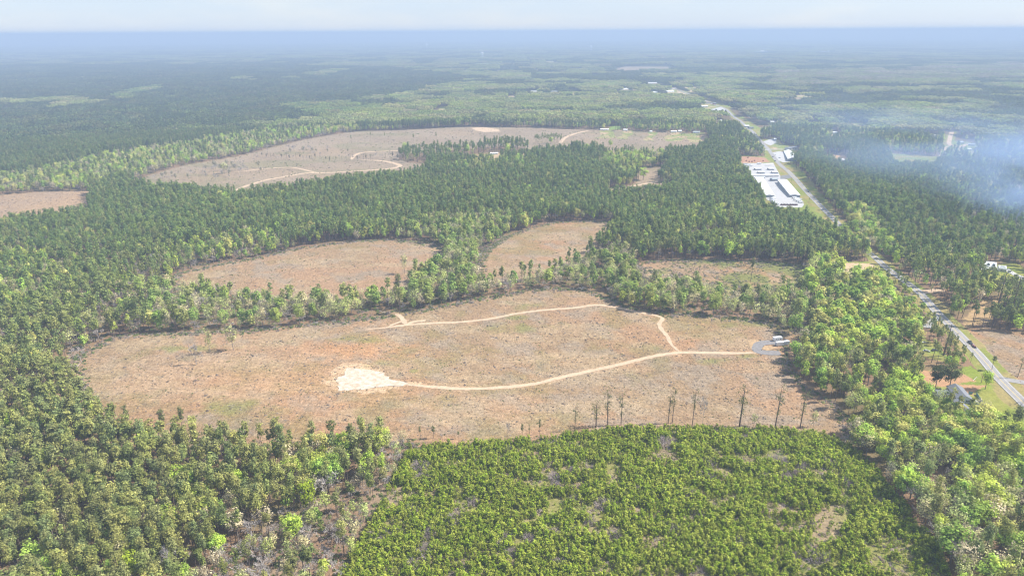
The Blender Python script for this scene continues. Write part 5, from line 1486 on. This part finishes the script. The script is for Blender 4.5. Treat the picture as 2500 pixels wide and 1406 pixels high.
# water towers
def water_tower(px, py, top, label, kindt=0):
    h = hgt(px, py, top); p = G(px, py); rb = h * .20
    t = thing('water_tower', p, 0, label, 'water tower')
    m = MB()
    prof = [(rb * .1, h * .62), (rb * .6, h * .66), (rb, h * .76), (rb * 1.02, h * .86), (rb * .75, h * .95), (rb * .3, h * .99), (.01, h)]
    m.lathe(prof, 18); m.build('tank', M_WHITE, t, smooth=True)
    if kindt:
        m = MB(); m.lathe([(rb * .55, -2), (rb * .34, h * .15), (rb * .3, h * .55), (rb * .45, h * .66)], 14); m.build('column', M_WALLW, t, smooth=True)
    else:
        for k_ in range(6):
            a = k_ * math.pi / 3; m = MB(); m.tube((math.cos(a) * rb * 1.15, math.sin(a) * rb * 1.15, -2), (math.cos(a) * rb * .9, math.sin(a) * rb * .9, h * .75), h * .014, h * .014, 6); m.build('leg', M_WALLW, t)
        m = MB(); m.tube((0, 0, -2), (0, 0, h * .64), h * .025, h * .025, 8); m.build('riser_pipe', M_WALLW, t)
water_tower(1042, 121, 104, 'faint white water tower farthest left near the horizon', 1)
water_tower(1177, 146, 127, 'tallest white water tower with visible legs', 0)
water_tower(1443, 127, 112, 'small white water tower right of the tallest one', 1)

# ------------------------------------------------------------------ vehicles
def wheels(t, xs, y, r=.36, wd=.24):
    for x in xs:
        for s in (-1, 1):
            m = MB(); m.tube((x, s * y - wd / 2, r), (x, s * y + wd / 2, r), r, r, 12); w = m.build('wheel', M_TIRE, t)
            m = MB(); m.tube((x, s * (y + wd / 2), r), (x, s * (y + wd / 2 + .02), r), r * .55, r * .5, 10); m.build('rim', M_RIM, w)
def car(name, p, rz, paint, label, cat='car', L=4.6, suv=False, pickup=False, group=None):
    t = thing(name, p, rz, label, cat, group)
    h1 = .95 if not (suv or pickup) else 1.15; h2 = 1.45 if not (suv or pickup) else 1.8
    l = L / 2
    m = MB()
    if pickup: pr = [(-l, .45), (l, .45), (l, .95), (l - .15, 1.1), (l - 1.4, 1.18), (-l, 1.18)]
    else: pr = [(-l, .4), (l, .4), (l, .75), (l - .25, .85), (l - 1.2, h1), (-l + .5, h1), (-l, h1 - .1)]
    m.prism(pr, -.9, .9); m.build('body', paint, t)
    m = MB()
    if pickup: cp = [(-.5, 1.18), (l - 1.35, 1.18), (l - 2.1, h2 - .02), (-.35, h2 - .02)]
    else: cp = [(-l + .45, h1), (l - 1.15, h1), (l - 1.95, h2 - .02), (-l + (.65 if suv else 1.1), h2 - .02)]
    m.prism(cp, -.78, .78); m.build('windows', M_GLASS, t)
    m = MB(); m.box(cp[3][0] - .02, cp[2][0] + .02, -.76, .76, h2, h2 + .06); m.build('roof', paint, t)
    wheels(t, (-l * .62, l * .62), .86)
    for s in (-1, 1):
        m = MB(); m.box(l, l + .03, s * .62 - .17, s * .62 + .17, .6, .76); m.build('headlight', M_WHITE, t)
    return t
def road_dir(px, py):
    p = G(px, py); d = np.hypot(HWY[:, 0] - p.x, HWY[:, 1] - p.y); i = int(np.argmin(d)); i = min(max(i, 1), len(HWY) - 2)
    v = HWY[i + 1] - HWY[i - 1]; v = v / np.linalg.norm(v)
    return HWY[i], v, math.atan2(v[1], v[0])
def on_road(px, py, side):
    c, v, a = road_dir(px, py); nx, ny = -v[1], v[0]
    x, y = c[0] + nx * side, c[1] + ny * side
    return Vector((x, y, float(terr(x, y)) + .2)), a
p, a = on_road(2355, 842, -1.7)
car('pickup_truck', p, a, M_DARK, 'dark pickup truck towing a trailer on the highway', 'truck', 5.8, pickup=True)
c, v, aa = road_dir(2355, 842); q = p - Vector((v[0], v[1], 0)) * 7.2
t = thing('flatbed_trailer', q, a, 'flatbed trailer with reddish load behind the pickup truck', 'trailer')
m = MB(); m.box(-3.4, 3.0, -1.05, 1.05, .62, .78); m.build('deck', M_DARK, t)
m = MB(); m.tube((3.0, 0, .6), (4.3, 0, .55), .06, .06, 6); m.build('drawbar', M_DARK, t)
wheels(t, (-.7, .2), 1.1, .34)
ld = MB(); ld.box(-2.9, -.9, -.8, .8, .79, 1.7, tx=.2, ty=.15); ld.box(-.5, 2.3, -.75, .75, .79, 1.35, tx=.15, ty=.1); o = ld.build('load', M_DKRED); o.location = q; o.rotation_euler = (0, 0, a); tag(o, 'reddish machinery load on the flatbed trailer', 'machine')
p, a = on_road(1978, 468, -1.8); car('suv', p, a, M_DARK, 'dark car driving on the highway beside the storage yard', 'car', 4.9, suv=True)
p, a = on_road(1879, 383, 1.8); car('parked_car', p, a, M_DARK, 'dark car on the highway level with the white gabled shop', 'car')
car('parked_car', G(2262, 858), -.3, M_SILV, 'silver blue car parked left of another under the big pine', 'car')
car('parked_car', G(2281, 856), .2, M_DARK, 'dark car parked right of the silver one under the big pine', 'car')
car('parked_car', G(2265, 953), .1, M_DARK, 'dark car in the yard left of the grey roofed house', 'car')
car('parked_car', G(2363, 980), .1, M_SILV, 'silver car parked by the right wall of the grey roofed house', 'car')
for i, (px, py, pm, lb) in enumerate(((1893, 379, M_WHITE, 'white car at the left end of the shop lot'), (1892, 394, M_DARK, 'dark car by the highway corner of the shop lot'), (1903, 386, M_SILV, 'silver car in the middle of the shop lot'),
                                      (1917, 376, M_DARK, 'dark car beside the shop wall'), (1919, 383, M_BLUE, 'blue car beside the shop wall'), (1921, 389, M_SILV, 'silver car at the near corner of the shop'), (1911, 371, M_RED, 'red car at the back of the shop lot'))):
    car('parked_car', G(px, py, .17), 1.2 + .3 * i, pm, lb, 'car')

def travel_trailer(name, p, rz, L, Wd, H_, m1, label, band=True, stripes=False):
    t = thing(name, p, rz, label, 'trailer')
    b = MB(); b.prism([(-L / 2, .55), (L / 2, .55), (L / 2, H_ - .7), (L / 2 - .35, H_ - .12), (L / 2 - .7, H_), (-L / 2 + .15, H_), (-L / 2, H_ - .15)], -Wd / 2, Wd / 2); b.build('body', m1, t)
    for x in (-L * .3, L * .18):
        b = MB(); b.box(x, x + .9, -Wd / 2 - .03, -Wd / 2 + .01, 1.4, 2.0); b.build('window', M_GLASS, t)
    b = MB(); b.box(-L * .08, L * .0, -Wd / 2 - .035, -Wd / 2 + .01, .7, 2.4); b.build('door', M_WALLG, t)
    b = MB(); b.tube((L / 2, 0, .55), (L / 2 + 1.2, 0, .5), .06, .05, 6); b.build('drawbar', M_DARK, t)
    b = MB(); b.box(-.4, .4, -.3, .3, H_ + .003, H_ + .25); b.build('roof_unit', M_WALLG, t)
    wheels(t, (-.8, .1), Wd / 2 - .1, .35)
    return t
a, rz, w = frame((1888, 833), (1909, 831), 3)
travel_trailer('travel_trailer', a + Vector((w / 2, 1.3, .15)), rz, w, 2.7, 3.1, M_WHITE, 'clean white travel trailer on the gravel pad')
def container(p, rz, L, m1, label):
    t = thing('box_trailer', p, rz, label, 'trailer')
    b = MB(); b.box(-L / 2, L / 2, -1.25, 1.25, .35, 3.1); b.build('box', m1, t)
    r_ = MB()
    for i in range(int(L / .45)):
        x = -L / 2 + .3 + i * .45
        r_.box(x, x + .14, -1.30, -1.252, .5, 2.95)
    r_.build('ribs', m1, t)
    b = MB(); b.box(-L / 2 - .04, -L / 2 - .002, -1.1, -.03, .45, 3.0); b.build('door', M_WALLG, t)
    b = MB(); b.box(-L / 2 - .04, -L / 2 - .002, .03, 1.1, .45, 3.0); b.build('door', M_WALLG, t)
    b = MB(); b.box(-L / 2 + .1, L / 2 - .1, -1.1, 1.1, .0, .34); b.build('chassis', M_DARK, t)
    return t
a, rz, w = frame((1894, 845), (1912, 843), 3)
container(a + Vector((w / 2, 1.3, .1)), rz, w, M_WALLW, 'white ribbed box trailer in front of the travel trailer')
a, rz, w = frame((1913, 843), (1926, 841.5), 3)
container(a + Vector((w / 2, 1.5, .1)), rz + .06, w, M_WALLG, 'grey weathered box trailer against the trees')

def boat(px, py, rz, label):
    t = thing('boat', G(px, py, .5), rz, label, 'boat')
    m = MB(); m.add([(-3, -1, .9), (1.5, -1.1, 1.0), (3.4, 0, 1.15), (1.5, 1.1, 1.0), (-3, 1, .9), (-2.8, -.6, .1), (1.4, -.5, .1), (2.6, 0, .3), (1.4, .5, .1), (-2.8, .6, .1)],
                 [(5, 6, 1, 0), (6, 7, 2, 1), (7, 8, 3, 2), (8, 9, 4, 3), (9, 5, 0, 4), (9, 8, 7, 6, 5)]); m.build('hull', M_WHITE, t)
    m = MB(); m.box(-2.8, 1.6, -.85, .85, .86, .9); m.build('deck', M_WALLG, t)
    m = MB(); m.box(-.4, .6, -.4, .4, .91, 1.7, tx=.2, ty=.08); m.build('console', M_WALLW, t)
boat(2236, 832, .3, 'white boat parked farther left under the trees by the highway'); boat(2249, 838, -.2, 'white boat parked nearer the highway pine')

# vehicles and machines of the storage yard
def flat(px, py, rz, L, label, group, m1=M_WHITE, m2=M_DARK, H_=2.3):
    t = thing('cargo_trailer', G(px, py, .17), rz, label, 'trailer', group)
    b = MB(); b.prism([(-L / 2, .5), (L / 2, .5), (L / 2 - .1, H_), (-L / 2, H_)], -1.1, 1.1); b.build('body', m1, t)
    b = MB(); b.tube((L / 2, 0, .5), (L / 2 + 1, 0, .45), .06, .05, 5); b.build('drawbar', m2, t)
    b = MB(); b.box(-L / 2 - .03, -L / 2 - .002, -1, 1, .6, H_ - .15); b.build('door', m2, t)
    wheels(t, (-.5, .4), 1.0, .33)
GR1 = 'cargo trailers parked at the near right corner of the storage lot'
for i, (px, py) in enumerate(((1939, 485), (1945, 487), (1943, 490), (1952, 489), (1949, 493), (1955, 496))):
    flat(px, py, .15, 6.5, 'white cargo trailer parked at the near right corner of the storage lot', GR1)
GR2 = 'cargo trailers parked along the wood side of the storage lot'
for i, (px, py) in enumerate(((1884, 486), (1889, 488), (1884, 491), (1890, 493), (1886, 496), (1893, 497), (1896, 501), (1890, 484))):
    flat(px, py, .3, 6, 'white cargo trailer parked along the wood side of the storage lot', GR2, m1=M_WHITE if i % 2 else M_WALLG)
GR3 = 'cargo trailers at the far left corner of the storage lot'
for px, py in ((1819, 402), (1828, 403), (1822, 406), (1831, 407)): flat(px, py, .02, 8, 'white cargo trailer at the far left corner of the storage lot', GR3)
travel_trailer('motorhome', G(1853, 402, .17), .2, 8, 2.5, 3.2, M_WHITE, 'white motorhome standing alone at the back of the storage lot')
a, rz, w = frame((1872, 405), (1888, 404.5), 4)
T = thing('canopy', a, rz, 'low white canopy at the back right of the storage lot', 'canopy')
m = MB(); m.box(0, w, 0, 5, 2.6, 2.75); m.build('roof', M_WHITE, T)
for x in (.4, w - .4):
    for y in (.4, 4.6): m = MB(); m.tube((x, y, -.5), (x, y, 2.6), .08, .08, 5); m.build('post', M_WALLG, T)
def machine(px, py, rz, label, group, m1=M_DKRED):
    t = thing('lift_machine', G(px, py, .17), rz, label, 'machine', group)
    b = MB(); b.box(-1.3, 1.3, -.8, .8, .5, 1.3, tx=.15, ty=.05); b.build('body', m1, t)
    b = MB(); b.box(-.9, 0, -.5, .5, 1.31, 2.2, tx=.1, ty=.08); b.build('cab', M_GLASS, t)
    b = MB(); b.tube((.4, .3, 1.2), (2.3, .3, 2.6), .13, .09, 5); b.tube((2.3, .3, 2.6), (2.8, .3, 1.3), .09, .07, 5); b.build('boom', m1, t)
    wheels(t, (-.85, .85), .85, .45, .3)
GR4 = 'dark red machines parked in a row at the near end of the storage lot'
for i in range(11): machine(1907 + i * 3.8, 501.5 + .35 * (i % 2), 1.4 + .2 * (i % 3), 'dark red machine in the row at the near end of the storage lot', GR4)
GR5 = 'red machines on the reddish dirt behind the storage lot'
for px, py in ((1808, 386), (1826, 386), (1822, 394), (1829, 396), (1836, 396), (1842, 394), (1863, 394)): machine(px, py, .3 * px % 3, 'red machine on the reddish dirt behind the storage lot', GR5, M_RED)

# utility poles and wires
POLES = []
for px, py, top in ((2287, 806, 781), (2333, 838, 815), (2395, 935, 905), (1931, 447, 433)):
    h = max(9, min(13, hgt(px, py, top))); p = G(px, py)
    lb = {2287: 'wooden utility pole on the left of the highway by the curving driveway', 2333: 'wooden utility pole just above the pickup truck', 2395: 'wooden utility pole between the highway and the green yard', 1931: 'wooden utility pole at the storage yard entrance'}[px]
    c, v, a = road_dir(px, py)
    t = thing('utility_pole', p, a + math.pi / 2, lb, 'utility pole')
    m = MB(); m.tube((0, 0, -.5), (0, 0, h), .17, .11, 8); m.build('pole', M_WOODP, t)
    m = MB(); m.box(-1.2, 1.2, -.06, .06, h - .8, h - .66); m.build('crossarm', M_WOODP, t)
    for x in (-1.05, 0, 1.05):
        m = MB(); m.tube((x, 0, h - .66 if x else h), (x, 0, h - .45 if x else h + .2), .05, .04, 6); m.build('insulator', M_WALLW, t)
    POLES.append((p, h))
def wire(a, b, label, off=0.0):
    mb = MB(); pr = None
    for i in range(13):
        f = i / 12; q = a.lerp(b, f); q = Vector((q.x + off, q.y, q.z - 4 * f * (1 - f) * 1.2))
        if pr is not None: mb.tube(pr, q, .03, .03, 3, cap=False)
        pr = q
    o = mb.build('power_line', M_WIRE); tag(o, label, 'power line', 'power lines along the highway')
tp = [p + Vector((0, 0, h - .5)) for p, h in POLES]
wire(tp[0], tp[1], 'thin power line between the two poles by the curving driveway', -1.05); wire(tp[0], tp[1], 'thin power line between the two poles by the curving driveway', 1.05)
wire(tp[1], tp[2], 'thin power line passing over the pickup truck', 1.05)
wire(tp[0], G(2400, 800, 10), 'thin power line crossing the highway to the dark wood', .0)

# ------------------------------------------------------------------ air: haze and the smoke of a brush fire
hz = bpy.data.materials.new('haze air'); hz.use_nodes = True
nt = hz.node_tree; nt.nodes.clear(); o_ = nt.nodes.new('ShaderNodeOutputMaterial'); pv = nt.nodes.new('ShaderNodeVolumePrincipled')
pv.inputs['Color'].default_value = (.43, .55, .755, 1); pv.inputs['Density'].default_value = 2.15e-4; pv.inputs['Anisotropy'].default_value = 0.0
nt.links.new(pv.outputs[0], o_.inputs['Volume'])
mb = MB(); mb.box(-64000, 64000, -64000, 64000, -30, CAM_H + 14)
hb = mb.build('haze', hz); tag(hb, 'pale blue haze thickening towards the horizon', None, None, 'stuff')

sm = bpy.data.materials.new('smoke'); sm.use_nodes = True
nt = sm.node_tree; N = nt.nodes; L = nt.links; N.clear(); o_ = N.new('ShaderNodeOutputMaterial'); pv = N.new('ShaderNodeVolumePrincipled')
pv.inputs['Color'].default_value = (.46, .64, .98, 1); pv.inputs['Anisotropy'].default_value = 0.1
tc = N.new('ShaderNodeTexCoord'); ln = N.new('ShaderNodeVectorMath'); ln.operation = 'LENGTH'; L.new(tc.outputs['Object'], ln.inputs[0])
fo = N.new('ShaderNodeMapRange'); fo.interpolation_type = 'SMOOTHSTEP'; fo.inputs[1].default_value = 1.0; fo.inputs[2].default_value = .1; fo.inputs[3].default_value = 0; fo.inputs[4].default_value = 1
L.new(ln.outputs['Value'], fo.inputs[0])
nz = N.new('ShaderNodeTexNoise'); nz.inputs['Scale'].default_value = 2.2; nz.inputs['Detail'].default_value = 3; L.new(tc.outputs['Object'], nz.inputs['Vector'])
nr = N.new('ShaderNodeMapRange'); nr.inputs[1].default_value = .42; nr.inputs[2].default_value = .68; nr.inputs[3].default_value = .05; nr.inputs[4].default_value = 1.5; L.new(nz.outputs['Fac'], nr.inputs[0])
mu = N.new('ShaderNodeMath'); mu.operation = 'MULTIPLY'; L.new(fo.outputs[0], mu.inputs[0]); L.new(nr.outputs[0], mu.inputs[1])
m2 = N.new('ShaderNodeMath'); m2.operation = 'MULTIPLY'; L.new(mu.outputs[0], m2.inputs[0])
SMK = N.new('ShaderNodeAttribute'); SMK.attribute_type = 'OBJECT'; SMK.attribute_name = 'dens'; L.new(SMK.outputs['Fac'], m2.inputs[1])
L.new(m2.outputs[0], pv.inputs['Density']); L.new(pv.outputs[0], o_.inputs['Volume'])
def smoke(px, py, dz, sx, sy, sz, rot, dens, label):
    me = bpy.data.meshes.new('smoke')
    mb = MB(); mb.lathe([(max(.001, math.sin(t * math.pi / 12)), -math.cos(t * math.pi / 12)) for t in range(13)], 20)
    o = mb.build('smoke', sm); o.location = G(px, py, dz); o.scale = (sx, sy, sz); o.rotation_euler = rot; o['dens'] = dens
    tag(o, label, None, None, 'stuff')
smoke(2530, 550, 60, 150, 185, 95, (0, 0, .3), .0095, 'thick bluish white smoke at the right edge')
smoke(2290, 470, 75, 300, 420, 85, (0, 0, .6), .0022, 'thin veil of blue smoke drifting over the right hand woods')
